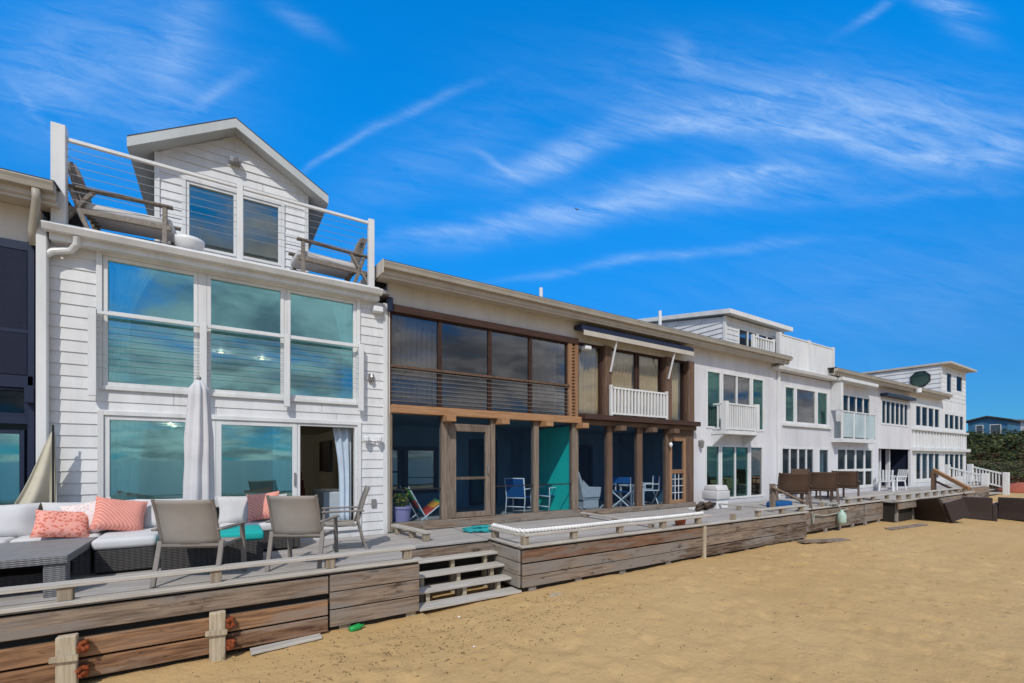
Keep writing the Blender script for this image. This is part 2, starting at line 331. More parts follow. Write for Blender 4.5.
def tag(o, label, cat, group=None):
    o['label'] = label; o['category'] = cat
    if group: o['group'] = group
    return o
def thing(name, label, cat, loc=(0, 0, 0), group=None):
    o = bpy.data.objects.new(name, None); C.objects.link(o); o.location = loc; o.empty_display_size = 0.2
    OFF[o.name] = Vector(loc); return tag(o, label, cat, group)
def struct(o, k='structure'): o['kind'] = k; return o
def copy_tree(o, parent=None):
    c = o.copy(); C.objects.link(c)
    if parent: c.parent = parent
    for ch in [x for x in bpy.data.objects if x.parent == o]: copy_tree(ch, c)
    return c
def place(o, loc, rz=0, label=None, group=None, sc=1.0):
    o.location = loc; o.rotation_euler = (0, 0, math.radians(rz)); o.scale = (sc, sc, sc)
    if label: o['label'] = label
    if group: o['group'] = group
    return o

# ------------------------------------------------------------------ ground, sea, dune
def axis(lo, a, b, hi, fine, grow=1.25):
    xs = []; x = a
    while x < b: xs.append(x); x += fine
    xs.append(b); st = fine; x = b
    while x < hi: st = min(st * grow, 200); x += st; xs.append(min(x, hi))
    st = fine; x = a
    while x > lo: st = min(st * grow, 200); x -= st; xs.insert(0, max(x, lo))
    return xs
def sand_h(x, y):
    z = 0.0
    if y < 5.0: z -= 0.028 * (5.0 - max(y, -60))
    z += 0.09 * max(0, min(1, (x - 2.2) / 2.2)) * max(0, min(1, (y - 2) / 3.0)) - 0.03 * max(0, min(1, (1.5 - x) / 2))
    if -8 < x < 2.4 and 4.9 < y < 6.3:
        k_ = max(0, min(1, (y - 4.9) / 1.1)); z += .045 * k_ * k_ * (1.0 + 1.1 * noise.noise((x * .9, 3.0, 2.0)))
    if abs(x) < 60 and -20 < y < 20:
        z += 0.030 * noise.noise((x * 0.7, y * 0.7, 0)) + 0.020 * noise.noise((x * 2.2, y * 2.2, 3)) + 0.012 * noise.noise((x * 6, y * 6, 5))
        f = noise.cell((math.floor(x * 1.7), math.floor(y * 1.7), 9.0)); ox = noise.cell((math.floor(x * 1.7), math.floor(y * 1.7), 2.0))
    return z
xs = axis(-1500, -4, 14, 2500, 0.07); ys = axis(-60, 1.0, 6.8, 2500, 0.07)
g = MB(); nx = len(xs)
g.v = [Vector((x, y, sand_h(x, y))) for y in ys for x in xs]
g.f = [(j * nx + i, j * nx + i + 1, (j + 1) * nx + i + 1, (j + 1) * nx + i) for j in range(len(ys) - 1) for i in range(nx - 1)]
# heel-shaped hollows left by feet
prints = []
for k in range(420):
    x, y = random.uniform(-1, 16), random.uniform(1.2, 5.6); prints.append((x, y, random.uniform(0.07, 0.13), random.uniform(0, 3.14), random.uniform(0.014, 0.034)))
grid = {}
for p in prints: grid.setdefault((int(p[0] // 1), int(p[1] // 1)), []).append(p)
for v in g.v:
    if -2 < v.x < 17 and 0.5 < v.y < 6.2:
        for di in (-1, 0, 1):
            for dj in (-1, 0, 1):
                for (x, y, r, a, d) in grid.get((int(v.x // 1) + di, int(v.y // 1) + dj), ()):
                    dx, dy = v.x - x, v.y - y; uu = (dx * math.cos(a) + dy * math.sin(a)) / (r * 1.7); vv = (-dx * math.sin(a) + dy * math.cos(a)) / r
                    q = uu * uu + vv * vv
                    if q < 3: v.z += -d * math.exp(-q * 1.6) + d * 0.5 * math.exp(-((q - 1.6) ** 2) * 2)
m, t, o = new_mat('beach_sand')
n1 = t.noise(ocoord(t), 0.35, 5, 0.6); n2 = t.noise(ocoord(t), 3.0, 6, 0.65); n3 = t.noise(ocoord(t), 55, 3, 0.7); n4 = t.noise(ocoord(t), 14, 5, 0.6)
c = t.mix(t.sm(n1, 0.3, 0.7), (0.49, 0.322, 0.142), (0.535, 0.362, 0.170)); c = t.mix(t.sm(n2, 0.45, 0.85, 0, 0.22), c, (0.43, 0.285, 0.128))
c = t.mix(t.sm(n3, 0.58, 0.74, 0, 0.28), c, (0.36, 0.24, 0.115)); vo = t.n('ShaderNodeTexVoronoi'); vo.inputs['Scale'].default_value = 7.0; t.l(ocoord(t), vo.inputs['Vector'])
c = t.mix(t.m('MULTIPLY', t.sm(vo.outputs['Distance'], 0.05, 0.11, 0.9, 0.0), t.sm(n4, 0.5, 0.6)), c, (0.12, 0.08, 0.05))
hh = t.m('ADD', t.m('MULTIPLY', n4, 0.8), t.m('ADD', t.m('MULTIPLY', n3, 0.25), t.m('MULTIPLY', n2, 1.6)))
principled(t, o, c, 0.95, hh, 0.7, 0.03, 0.15)
struct(g.build('sand', m, smooth=True))
m, t, o = new_mat('sea_water'); nw = t.noise(ocoord(t, (0.3, 1, 1)), 0.8, 5)
principled(t, o, (0.02, 0.10, 0.14), 0.12, nw, 0.6, 0.3)
sea = MB().box(-3000, 3000, -3000, -32, -3.0, -0.85); struct(sea.build('sea', m))

def dune_h(x, y):
    a = max(0, min(1, (x - 46) / 62)); a = a * a * (3 - 2 * a)
    e = max(0, min(1, (y - 5) / 6.0)); e = e * e * (3 - 2 * e)
    return -0.3 + e * (0.6 + 5.0 * a + 0.5 * noise.noise((x * 0.08, y * 0.08, 1)) + 0.25 * noise.noise((x * 0.3, y * 0.3, 4)))
d = MB(); dx_, dy_ = 90, 60
for j in range(dy_ + 1):
    for i in range(dx_ + 1):
        x, y = 43 + i * 2.4, 4 + j * 1.6; d.v.append(Vector((x, y, dune_h(x, y))))
d.f = [(j * (dx_ + 1) + i, j * (dx_ + 1) + i + 1, (j + 1) * (dx_ + 1) + i + 1, (j + 1) * (dx_ + 1) + i) for j in range(dy_) for i in range(dx_)]
m, t, o = new_mat('dune_soil'); n1 = t.noise(ocoord(t), 0.3, 5); n2 = t.noise(ocoord(t), 2, 5)
principled(t, o, t.mix(t.sm(n1, 0.35, 0.6), (0.10, 0.06, 0.03), t.mix(n2, (0.03, 0.04, 0.015), (0.07, 0.06, 0.03))), 0.95, n2, 0.6, 0.2, 0.1)
struct(d.build('dune', m, smooth=True))

# ------------------------------------------------------------------ house pieces
def wall_pieces(mb, x0, x1, z0, z1, Y, holes, lap=0.0, thick=0.10, zbase=None):
    """front skin of a wall with holes; lap > 0 gives overlapping boards"""
    zb = z0 if zbase is None else zbase; cuts = {z0, z1}
    for h in holes:
        for z in h[2:4]:
            if z0 < z < z1: cuts.add(z)
    if lap:
        k = math.floor((z0 - zb) / lap)
        while zb + k * lap < z1:
            if z0 < zb + k * lap < z1: cuts.add(zb + k * lap)
            k += 1
    cuts = sorted(cuts); rng = random.Random(int(x0 * 100) + 5)
    def offs(z, up):
        if not lap: return 0.0
        f = ((z - zb) / lap) % 1.0
        if f > 1 - 1e-4: f = 0.0
        if up and f < 1e-4: f = 1.0
        return -0.015 * (1 - f) - 0.002
    for a, b in zip(cuts[:-1], cuts[1:]):
        if b - a < 1e-4: continue
        iv = [(x0, x1)]
        for h in holes:
            if h[2] < b - 1e-4 and h[3] > a + 1e-4:
                nv = []
                for p, q in iv:
                    if h[1] <= p or h[0] >= q: nv.append((p, q)); continue
                    if h[0] > p: nv.append((p, h[0]))
                    if h[1] < q: nv.append((h[1], q))
                iv = nv
        ya, yb = Y + offs(a, False), Y + offs(b, True)
        if lap:
            nv = []
            for p, q in iv:
                while q - p > 2.0:
                    c_ = p + rng.uniform(.9, 2.0) if q - p < 3.2 else p + rng.uniform(1.4, 2.8)
                    if q - c_ < .3: break
                    nv.append((p, c_ - .0025)); p = c_ + .0025
                nv.append((p, q))
            iv = nv
        for p, q in iv:
            yk = Y + thick
            mb.add([(p, ya, a), (q, ya, a), (q, yk, a), (p, yk, a), (p, yb, b), (q, yb, b), (q, yk, b), (p, yk, b)],
                   [(3, 2, 1, 0), (4, 5, 6, 7), (0, 1, 5, 4), (1, 2, 6, 5), (2, 3, 7, 6), (3, 0, 4, 7)])
    return mb
def frame_rect(mb, x0, x1, z0, z1, y0, y1, w):
    mb.box(x0, x0 + w, y0, y1, z0, z1); mb.box(x1 - w, x1, y0, y1, z0, z1)
    mb.box(x0 + w, x1 - w, y0, y1, z0, z0 + w); mb.box(x0 + w, x1 - w, y0, y1, z1 - w, z1)
def window(root, x0, x1, z0, z1, Y=FY, fm=None, gm=None, w=0.045, cols=1, rows=1, dep=0.07, name='window', proud=0.02, hm=None):
    f = MB(); frame_rect(f, x0, x1, z0, z1, Y - proud, Y + dep, w)
    xs_ = [x0 + (x1 - x0) * i / cols for i in range(cols + 1)]; zs_ = [z0 + (z1 - z0) * i / rows for i in range(rows + 1)] if not hm else [z0, hm, z1]
    for xx in xs_[1:-1]: f.box(xx - w * .5, xx + w * .5, Y - proud + .006, Y + dep - .006, z0 + w, z1 - w)
    for zz in zs_[1:-1]: f.box(x0 + w, x1 - w, Y - proud + .012, Y + dep - .012, zz - w * .45, zz + w * .45)
    fo = f.build(name, fm or trim, root, 0.003)
    MB().box(x0 + w - .004, x1 - w + .004, Y + .02, Y + .028, z0 + w - .004, z1 - w + .004).build('pane', gm or glassA, fo)
    return fo
def curtain(root, x0, x1, z0, z1, Y, mat, amp=0.03, wl=0.14, tie=None, name='curtain', side=1):
    mb = MB(); n = max(8, int((x1 - x0) / wl * 8)); rows = 10
    for j in range(rows + 1):
        f = j / rows; z = z1 + (z0 - z1) * f; a, b = x0, x1
        if tie is not None:                         # gathered towards one side lower down
            s_ = 1 - tie * math.sin(min(1, f / 0.6) * math.pi / 2)
            if side < 0: b = x0 + (x1 - x0) * s_
            else: a = x1 - (x1 - x0) * s_
        for i in range(n + 1):
            x = a + (b - a) * i / n; mb.v.append(Vector((x, Y + amp * math.sin(i * 2 * math.pi / 8), z)))
    mb.f = [(j * (n + 1) + i, j * (n + 1) + i + 1, (j + 1) * (n + 1) + i + 1, (j + 1) * (n + 1) + i) for j in range(rows) for i in range(n)]
    return mb.build(name, mat, root, smooth=True, solid=0.006)
def rooms(root, x0, x1, z0, zm, z1, Y, depth, wallm, floor=floorm, split=True, side=None):
    """two stacked rooms behind the facade: floors, ceilings, back and party walls"""
    e = 0.06; mb = MB(); yb = Y + depth
    mb.box(x0 + .005, x0 + e, Y + .10, yb, z0, z1); mb.box(x1 - e, x1 - .005, Y + .10, yb, z0, z1); mb.box(x0 + .005, x1 - .005, yb, yb + .1, z0, z1)
    mb.box(x0 + e, x1 - e, Y + .105, yb, zm - .02, zm + .12); mb.box(x0 + e, x1 - e, Y + .105, yb, z1 - .1, z1 - .01)
    mb.build('interior_walls', wallm, root)
    f = MB().box(x0 + e, x1 - e, Y + .105, yb, z0 - .02, z0 + .02); f.box(x0 + e, x1 - e, Y + .11, yb, zm + .122, zm + .14)
    f.build('interior_floor', floor, root)
def eave(root, x0, x1, zt, Yf=8.25, gm=tan, sm_=soff):
    """box gutter, fascia, soffit and the low roof behind"""
    gmb = MB(); prof = [(Yf, zt), (Yf - .015, zt - .015), (Yf + .005, zt - .06), (Yf + .02, zt - .12), (Yf + .11, zt - .125), (Yf + .11, zt)]
    gmb.prism(prof, 0, x0, x1); gmb.build('gutter', gm, root, 0.004)
    s = MB(); s.box(x0, x1, Yf + .111, Yf + .14, zt - .20, zt - .01); s.box(x0, x1, Yf + .13, FY + .02, zt - .215, zt - .19); s.box(x0, x1, Yf + .145, Yf + .19, zt - .25, zt - .216)
    s.build('soffit', sm_, root)
    r = MB().prism([(Yf + .05, zt + .01), (Yf + .05, zt + .035), (17.5, zt + .75), (17.5, zt + .60)], 0, x0, x1); r.build('roof', shingle, root)
def balusters(root, p, q, z0, z1, sp=0.11, th=0.035, mat=None, name='balcony_railing', posts=True, pw=0.09):
    p, q = Vector((*p, 0)), Vector((*q, 0)); L = (q - p).length; mb = MB(); n = int(L / sp)
    up = lambda v, z: Vector((v.x, v.y, z))
    mb.beam(up(p, z1), up(q, z1), .07, .05); mb.beam(up(p, z0 + .06), up(q, z0 + .06), .05, .05)
    for i in range(1, n):
        a = p.lerp(q, i / n); mb.box(a.x - th / 2, a.x + th / 2, a.y - th / 2, a.y + th / 2, z0 + .07, z1 - .02)
    if posts:
        for a in (p, q): mb.box(a.x - pw / 2, a.x + pw / 2, a.y - pw / 2, a.y + pw / 2, z0, z1 + .07)
    return mb.build(name, mat or trim, root, 0.004)
def lantern(root, px, py, name='wall_lantern', mat=None):
    x, z = X(px), Z(px, py); o = MB().box(x - .04, x + .04, FY - .03, FY, z - .08, z + .08).lathe([(.02, -.16), (.055, -.12), (.075, .04), (.03, .10)], (x, FY - .10, z), 8)
    return o.build(name, mat or metal, root)
XB = [X(43), X(388), X(577), X(692.5), X(777.5), X(834.5), X(877), X(911.5), X(942), X(966)]    # party walls
ROW = 'attached beachfront townhouses in one row'
EZ = 5.85

# ---- leftmost navy house
x0, x1 = -7.2, XB[0] - .02
h = thing('townhouse', 'navy blue framed townhouse cut off by the left edge of the photo', 'house', (-4.5, FY, ZD), ROW)
w = MB(); wall_pieces(w, x0, x1, 5.15, 5.63, FY, []); w.build('wall', cream, h)
w = MB()
for (px0, px1) in ((-60, -44), (29, 36)): w.box(X(px0), X(px1), FY - .06, FY + .08, ZD, 5.15)
w.box(x0, x1 - .08, FY - .03, FY + .08, 5.03, 5.149); w.box(x0, x1 - .06, FY - .06, FY + .1, Z(20, 388), Z(20, 376)); w.box(X(-44), X(29), FY - .04, FY + .08, Z(15, 333), Z(15, 329)); w.box(X(-44), X(29), FY - .04, FY + .08, Z(15, 424), Z(15, 416))
w.box(X(36), x1, FY - .02, FY + .1, ZD, 5.15)
w.build('frame', navy, h, 0.004)
w = MB().box(X(28), X(38), FY - .16, FY - .062, Z(33, 404), Z(33, 387)); w.build('blind_cassette', navy, h, 0.006)
window(h, X(-44), X(29), Z(15, 329), 5.03, FY, navy, glassD, .04); window(h, X(-44), X(29), Z(15, 376), Z(15, 333), FY, navy, glassD, .04)
window(h, X(-44), X(29), Z(15, 416), Z(15, 388), FY, navy, glassD, .04); window(h, X(-40), X(25), ZD + .1, Z(15, 430), FY, navy, glassA, .05)
rooms(h, x0, x1, ZD, 3.1, 5.63, FY, 4.5, bluewall); MB().box(X(-44) + .01, X(29) - .01, FY - .035, FY - .025, Z(15, 376) + .02, 5.02).build('blind', navyc, h)
eave(h, x0, X(53, 8.25), EZ)
w = MB(); gx, gz = X(43, 8.45), 5.66
w.tube([(X(36, 8.3), 8.3, EZ - .13), (X(36, 8.3), 8.32, EZ - .25), (x1 - .05, 8.62, 5.28), (x1 - .05, 8.66, 5.1)], .045, 8); w.build('downspout_elbow', tan, h, smooth=True)

# ---- house with the roof balcony and gabled dormer
x0, x1 = XB[0], XB[1] - .012
H1 = h = thing('townhouse', 'white lap sided townhouse with a gabled dormer and cable railed roof balcony', 'house', ((x0 + x1) / 2, FY, ZD), ROW)
BZ = Z(215, 262)                                       # balcony gutter level
up_t = Z(150, 262); up_b = Z(150, 389); lo_t = Z(150, 416); 
zt_up = Z(246, 285) + .055; zb_up = Z(246, 395); zt_lo = Z(246, 421); zb_lo = ZD + .16
print('H1', x0, x1, up_t, up_b, lo_t, zb_up, zt_lo, Z(150,258), Z(320,300))
wa, wb, wc, wd, we, wf = X(103), X(198), X(207), X(284), X(287), X(356)
la, lb, lc, ld, le = X(104.5), X(214), X(216), X(297), X(357)
holes = [(wa, wf, zb_up, zt_up), (la, le, zb_lo, zt_lo)]
zg = Z(378, 288, 8.45); WT = zg - .166; print('zg', zg)
w = MB(); wall_pieces(w, x0, x1, ZD - .1, WT, FY, holes, 0.168); w.build('wall', siding, h)
w = MB()
for (a, b, c_, d_) in ((wa - .07, wf + .07, zb_up, zt_up), (la - .07, le + .07, zb_lo, zt_lo)):
    w.box(a, a + .068, FY - .045, FY + .02, c_ - .06, min(d_ + .07, WT - .01)); w.box(b - .068, b, FY - .045, FY + .02, c_ - .06, min(d_ + .07, WT - .01))
    w.box(a + .068, b - .068, FY - .045, FY + .02, d_ + .002, min(d_ + .07, WT - .01)); w.box(a + .068, b - .068, FY - .05, FY + .02, c_ - .06, c_ - .002)
w.box(x1 - .09, x1 - .004, FY - .04, FY + .02, ZD - .08, WT); w.build('casing', trim, h, 0.004)
mid = Z(150, 318)
for (a, b) in ((wa, wb), (wc, wd), (we, wf)): window(h, a, b, zb_up, zt_up, FY, trim, glassA, .055, hm=mid)
MB().box(wb + .003, wc - .003, FY - .02, FY + .05, zb_up, zt_up).build('mullion', trim, h); MB().box(wd + .003, we - .003, FY - .01, FY + .05, zb_up, zt_up).build('mullion', trim, h)
window(h, la, X(190), zb_lo, zt_lo, FY, trim, glassA, .06); MB().box(X(190) + .004, lc - .004, FY - .02, FY + .06, zb_lo, zt_lo).build('mullion', trim, h)
sd = window(h, lc, ld, zb_lo, zt_lo, FY, trim, glassA, .075, name='sliding_door'); MB().box(ld - .05, ld - .025, FY - .05, FY - .021, 1.75, 1.98).build('door_handle', metal, sd)
f = MB(); frame_rect(f, ld + .005, le, zb_lo, zt_lo, FY - .015, FY + .09, .045); f.build('door_frame', trim, h, .003)
rooms(h, x0, x1, ZD, 3.05, WT - .05, FY, 7.5, room)
# curtains, interior furniture seen through the glass
curtain(h, wa + .05, wa + .62, zb_up + .1, zt_up - .02, FY + .16, curtA, tie=.6, side=-1); curtain(h, wf - .42, wf - .04, zb_up + .1, zt_up - .02, FY + .16, curtA, tie=.55, side=1)
curtain(h, la + .05, la + .5, zb_lo + .06, zt_lo - .02, FY + .16, curtA, tie=.3, side=-1); curtain(h, ld - .36, ld - .08, zb_lo + .05, zt_lo - .02, FY + .16, curtA)
curtain(h, le - .40, le - .06, zb_lo + .05, zt_lo - .02, FY + .18, curtB, tie=.35, side=1)
for (dx, dy) in ((X(221, FY + 5.6), 5.6), (X(262, FY + 5.9), 5.9), (X(170, FY + 4.2), 4.2), (X(174, FY + 5.0), 5.0), (X(330, FY + 1.6), 1.6)):
    zc = WT - .165 if dy > 5.3 else 3.025
    MB().lathe([(.055, -.012), (.06, 0)], (dx, FY + dy, zc), 14).build('ceiling_lamp', mL, h)
    pl_ = bpy.data.lights.new('ceiling_lamp_light', 'POINT'); pl_.energy = 6; pl_.color = (1, .85, .66); pl_.shadow_soft_size = .01; po_ = bpy.data.objects.new('ceiling_lamp_light', pl_); C.objects.link(po_); po_.location = (dx, FY + dy, zc - .03)
w = MB()
for i in range(9): w.box(X(312), X(330), FY + 2.2 + i * .24, FY + 2.5 + i * .24, ZD + .02 + i * .18, ZD + .2 + i * .18)
w.box(X(304), X(309), FY + 2.4, FY + 4.6, ZD + .05, 2.9); w.build('staircase', redwood, h)
MB().box(X(340), X(341) + .05, FY + 1.0, FY + 2.1, 1.95, 2.6).build('television', black, h)
MB().box(X(333), X(333) + .5, FY + .9, FY + 2.2, ZD + .02, 1.55).build('sideboard', curtB, h, .01)
MB().box(-1.2, .2, FY + 2.3, FY + 3.1, ZD + .02, 1.45).build('kitchen_counter', white, h, .01)
# balcony edge: gutter, fascia, floor
gx0, gx1 = X(41, 8.45), X(383, 8.45)
zg = Z(378, 288, 8.45)
prof = [(8.45, zg), (8.43, zg - .02), (8.45, zg - .06), (8.47, zg - .10), (8.56, zg - .105), (8.56, zg)]
MB().prism(prof, 0, gx0, gx1).build('gutter', trim, h, .004)
w = MB().box(gx0 + .05, gx1 - .03, 8.561, 8.60, zg - .19, zg + .055); w.box(gx0 + .05, gx1 - .03, 8.60, FY - .006, zg - .19, zg - .165); w.build('fascia', trim, h, .003)
w = MB().box(x0 + .1, x1, 8.605, 12.5, zg - .02, zg + .045); w.build('balcony_floor', deckw, h)
# downspout
w = MB(); zz = Z(43, 228, 8.5)
dsx = X(42.5, 8.64)
w.tube([(X(76, 8.5), 8.52, zg - .10), (X(76, 8.5), 8.56, zg - .2), (X(70, 8.6), 8.64, zg - .27), (dsx + .1, 8.64, zg - .33), (dsx, 8.64, zg - .42)], .045, 10)
w.box(dsx - .055, dsx + .055, 8.59, 8.69, ZD, zg - .0); w.build('downspout', trim, h, .01)
# window guard: posts, rail, cables
gz_t = Z(150, 319, 8.62); g_ = MB(); gp = [X(92.5, 8.62), X(203.5, 8.62), X(287, 8.62), X(361, 8.62)]
post_b = zb_up - .17
for gxp in gp: g_.box(gxp - .045, gxp + .045, 8.585, 8.66, post_b, gz_t + .045)
for a, b in zip(gp[:-1], gp[1:]): g_.box(a + .046, b - .046, 8.60, 8.645, gz_t - .025, gz_t + .02)
gr = g_.build('window_guard', trim, h, .004)
w = MB()
for k in range(1, 9): w.tube([(gp[0], 8.622, gz_t - .025 - k * .095), (gp[-1], 8.622, gz_t - .025 - k * .095)], .0035, 5)
w.build('cable', metal, gr)
# roof balcony railing
RY = 8.66; rp = [X(59.5, RY), X(240, RY), X(371, RY)]
rt = Z(240, 186, RY); rz0 = zg + .046
MB().box(rp[0] - .075, rp[0] + .075, RY - .07, RY + .07, zg + .056, Z(59, 126, RY)).build('balcony_post', trim, h, .006); MB().box(rp[1] - .045, rp[1] + .045, RY - .04, RY + .04, rz0, rt + .02).build('balcony_post', trim, h, .006); MB().box(rp[2] - .055, rp[2] + .055, RY - .05, RY + .05, zg + .056, Z(371, 220, RY)).build('balcony_post', trim, h, .006)
w = MB().box(rp[0] + .076, rp[1] - .046, RY - .025, RY + .025, rt - .05, rt); w.box(rp[1] + .046, rp[2] - .056, RY - .025, RY + .025, rt - .05, rt); w.build('balcony_top_rail', trim, h, .006)
w = MB()
for k in range(1, 8): w.tube([(rp[0], RY, rt - .03 - k * .115), (rp[2], RY, rt - .03 - k * .115)], .004, 5)
w.build('balcony_cable', metal, h)
# dormer
DY = 10.0
dxa, dxb = X(155.5, DY), X(307.5, DY); dz0 = zg + .046; pk = X(235.5, DY); ez = Z(155.5, 152, DY); pz = Z(236, 129, DY - .25)
wl_, wr_ = X(186, DY), X(281, DY); wz0, wz1 = Z(210, 252, DY), Z(210, 187, DY)
w = MB(); wall_pieces(w, dxa, dxb, dz0, ez - .02, DY, [(wl_, wr_, wz0, wz1)], .15)
zz = ez - .02
while zz < pz - .12:
    f0 = (zz - ez) / (pz - ez); f1 = min(1, (zz + .15 - ez) / (pz - ez))
    a, b = dxa + (pk - dxa) * max(0, f0), dxb + (pk - dxb) * max(0, f0); a1, b1 = dxa + (pk - dxa) * f1, dxb + (pk - dxb) * f1
    w.add([(a, DY - .024, zz), (b, DY - .024, zz), (b1, DY - .004, zz + .15), (a1, DY - .004, zz + .15), (a, DY + .08, zz), (b, DY + .08, zz), (b1, DY + .08, zz + .15), (a1, DY + .08, zz + .15)],
          [(0, 1, 2, 3), (7, 6, 5, 4), (1, 0, 4, 5), (3, 2, 6, 7), (0, 3, 7, 4), (2, 1, 5, 6)]); zz += .15
for xx in (dxa, dxb - .08): w.box(xx, xx + .08, DY + .101, DY + 4, dz0, ez)
dm = w.build('dormer', siding, h)
w = MB()
for xx in (dxa - .012, dxb - .06): w.box(xx, xx + .072, DY - .035, DY + .0, dz0, ez)
w.box(wl_ - .06, wl_ - .001, DY - .04, DY + .02, wz0 - .05, wz1 + .06); w.box(wr_ + .001, wr_ + .06, DY - .04, DY + .02, wz0 - .05, wz1 + .06); w.box(wl_, wr_, DY - .04, DY + .02, wz1 + .001, wz1 + .06)
w.build('dormer_trim', trim, dm)
wm = X(238.5, DY)
window(h, wl_, wm - .03, wz0, wz1, DY, trim, glassE, .05, name='dormer_window'); window(h, wm + .03, wr_, wz0, wz1, DY, trim, glassE, .05, name='dormer_window')
MB().box(wm - .028, wm + .028, DY - .03, DY + .05, wz0, wz1).build('mullion', trim, h)
MB().box(dxa + .1, dxb - .1, DY + 1.6, DY + 1.7, dz0, ez - .05).build('interior_walls', roomd, h)
# roof planes: overhanging slabs with grey-green fascia
ov = .34; sl_ = (pz - ez) / (pk - dxa); fy0 = DY - .30; fy1 = DY + 4.2
w = MB(); f = MB(); s_ = MB()
for sgn, xe in ((-1, dxa), (1, dxb)):
    ax, az = xe + sgn * ov, ez - sl_ * ov
    w.add([(ax, fy0, az + .15), (pk, fy0, pz + .15), (pk, fy1, pz + .15), (ax, fy1, az + .15), (ax, fy0, az + .185), (pk, fy0, pz + .185), (pk, fy1, pz + .185), (ax, fy1, az + .185)],
          [(0, 1, 2, 3), (7, 6, 5, 4), (0, 4, 5, 1), (0, 3, 7, 4), (3, 2, 6, 7)] if sgn < 0 else [(3, 2, 1, 0), (4, 5, 6, 7), (1, 5, 4, 0), (4, 7, 3, 0), (7, 6, 2, 3)])
    f.add([(ax, fy0 - .02, az - .01), (pk, fy0 - .02, pz - .01), (pk, fy0 + .02, pz - .01), (ax, fy0 + .02, az - .01), (ax, fy0 - .02, az + .149), (pk, fy0 - .02, pz + .149), (pk, fy0 + .02, pz + .149), (ax, fy0 + .02, az + .149)],
          [(0, 1, 2, 3), (7, 6, 5, 4), (0, 4, 5, 1), (0, 3, 7, 4), (3, 2, 6, 7)])
    xi0, xi1 = sorted((ax, ax - sgn * .03)); f.box(xi0, xi1, fy0 + .021, fy1, az - .01, az + .145)
    s_.add([(ax - sgn * .031, fy0 + .021, az + .01), (pk, fy0 + .021, pz + .02), (pk, fy1, pz + .02), (ax - sgn * .031, fy1, az + .01), (ax - sgn * .031, fy0 + .021, az + .04), (pk, fy0 + .021, pz + .05), (pk, fy1, pz + .05), (ax - sgn * .031, fy1, az + .04)],
           [(0, 1, 2, 3), (7, 6, 5, 4), (0, 4, 5, 1), (0, 3, 7, 4), (3, 2, 6, 7)])
rf = w.build('dormer_roof', shingle, h); f.build('fascia', dtrim, rf); s_.build('soffit', dtrim, rf)
MB().prism([(12.5, zg + .1), (12.5, zg + .3), (17.5, zg + 1.4), (17.5, zg + 1.2)], 0, x0, x1).build('roof', shingle, h)
x_, z_ = X(235, DY - .1), Z(235, 161, DY - .1)
MB().box(x_ - .09, x_ + .09, DY - .16, DY - .03, z_ - .05, z_ + .05).tube([(x_ + .02, DY - .2, z_ - .02), (x_ + .02, DY - .1, z_ + .01)], .045, 10).build('floodlight', metal, h, .006)
x_, z_ = X(377, FY), Z(377, 311); MB().box(x_ - .10, x_ + .08, FY - .16, FY - .02, z_ - .06, z_ + .05).build('flood_lamp', white, h, .015)
x_, z_ = X(370.5), Z(370.5, 378); MB().box(x_ - .05, x_ + .05, FY - .07, FY - .02, z_ - .07, z_ + .07).lathe([(.025, -.07), (.04, 0), (.02, .06)], (x_, FY - .09, z_), 8).build('wall_lantern', metal, h)
x_, z_ = X(371), Z(371, 441); fl = MB().box(x_ - .05, x_ + .05, FY - .06, FY - .02, z_ - .05, z_ + .05)
for s2 in (-1, 1): fl.tube([(x_, FY - .06, z_), (x_ + s2 * .09, FY - .10, z_ + .01)], .014, 6); fl.lathe([(.025, -.02), (.055, .02), (.06, .09), (.05, .10)], (x_ + s2 * .12, FY - .13, z_ - .02), 10)
fl.build('twin_floodlight', white, h)
MB().box(X(371), X(371) + .09, FY - .05, FY - .02, Z(371, 507), Z(371, 499)).build('outlet_box', metal, h, .005)

# ---- house 2: brown framed upper glazing over a screened porch
x0, x1 = XB[1], XB[2]
H2 = h = thing('townhouse', 'brown framed townhouse with a teal walled screened porch below dark upper glazing', 'house', ((x0 + x1) / 2, FY, ZD), ROW)
HZ = 5.23; BT, BB = 3.27, 3.11; SZ = .97
w = MB(); wall_pieces(w, x0, x1, HZ, 5.64, FY, []); w.box(x0 + .002, x0 + .03, FY - .03, FY + .09, ZD, HZ - .001); w.build('wall', cream, h)
pe = X(568)
MB().box(x0 + .04, x1 - .002, FY - .07, FY + .08, 5.085, HZ).build('header', dbrown, h, .006)
MB().box(x0 - .04, x0 + .06, FY - .14, FY - .072, 5.06, 5.33).build('blind_cassette', navy, h, .01)
for (a, b) in ((390.5, 439.2), (440.6, 489.2), (490.6, 529.9), (531.1, 567)):
    window(h, X(a), X(b), BT + .01, 5.083, FY, dbrown, glassB, .022, hm=Z(392, 366))
for (a, b) in ((439.2, 440.6), (489.2, 490.6), (529.9, 531.1)): MB().box(X(a) + .003, X(b) - .003, FY - .03, FY + .07, BT + .01, 5.083).build('mullion', dbrown, h)
w = MB()
for k in range(1, 9): w.tube([(X(390), FY - .06, BT + k * .088), (pe, FY - .06, BT + k * .088)], .005, 5)
w.build('guard_cable', slingf, h); MB().box(X(389.5), pe, FY - .075, FY - .045, Z(392, 367.5), Z(392, 365)).build('guard_rail', brown, h)
curtain(h, X(392), X(438), BT + .05, 5.05, FY + .13, curtG, .018, .11, name='vertical_blind'); curtain(h, X(533), X(560), BT + .05, 5.05, FY + .13, curtG, .018, .11, name='vertical_blind')
w = MB()                                                # lattice post at the right end
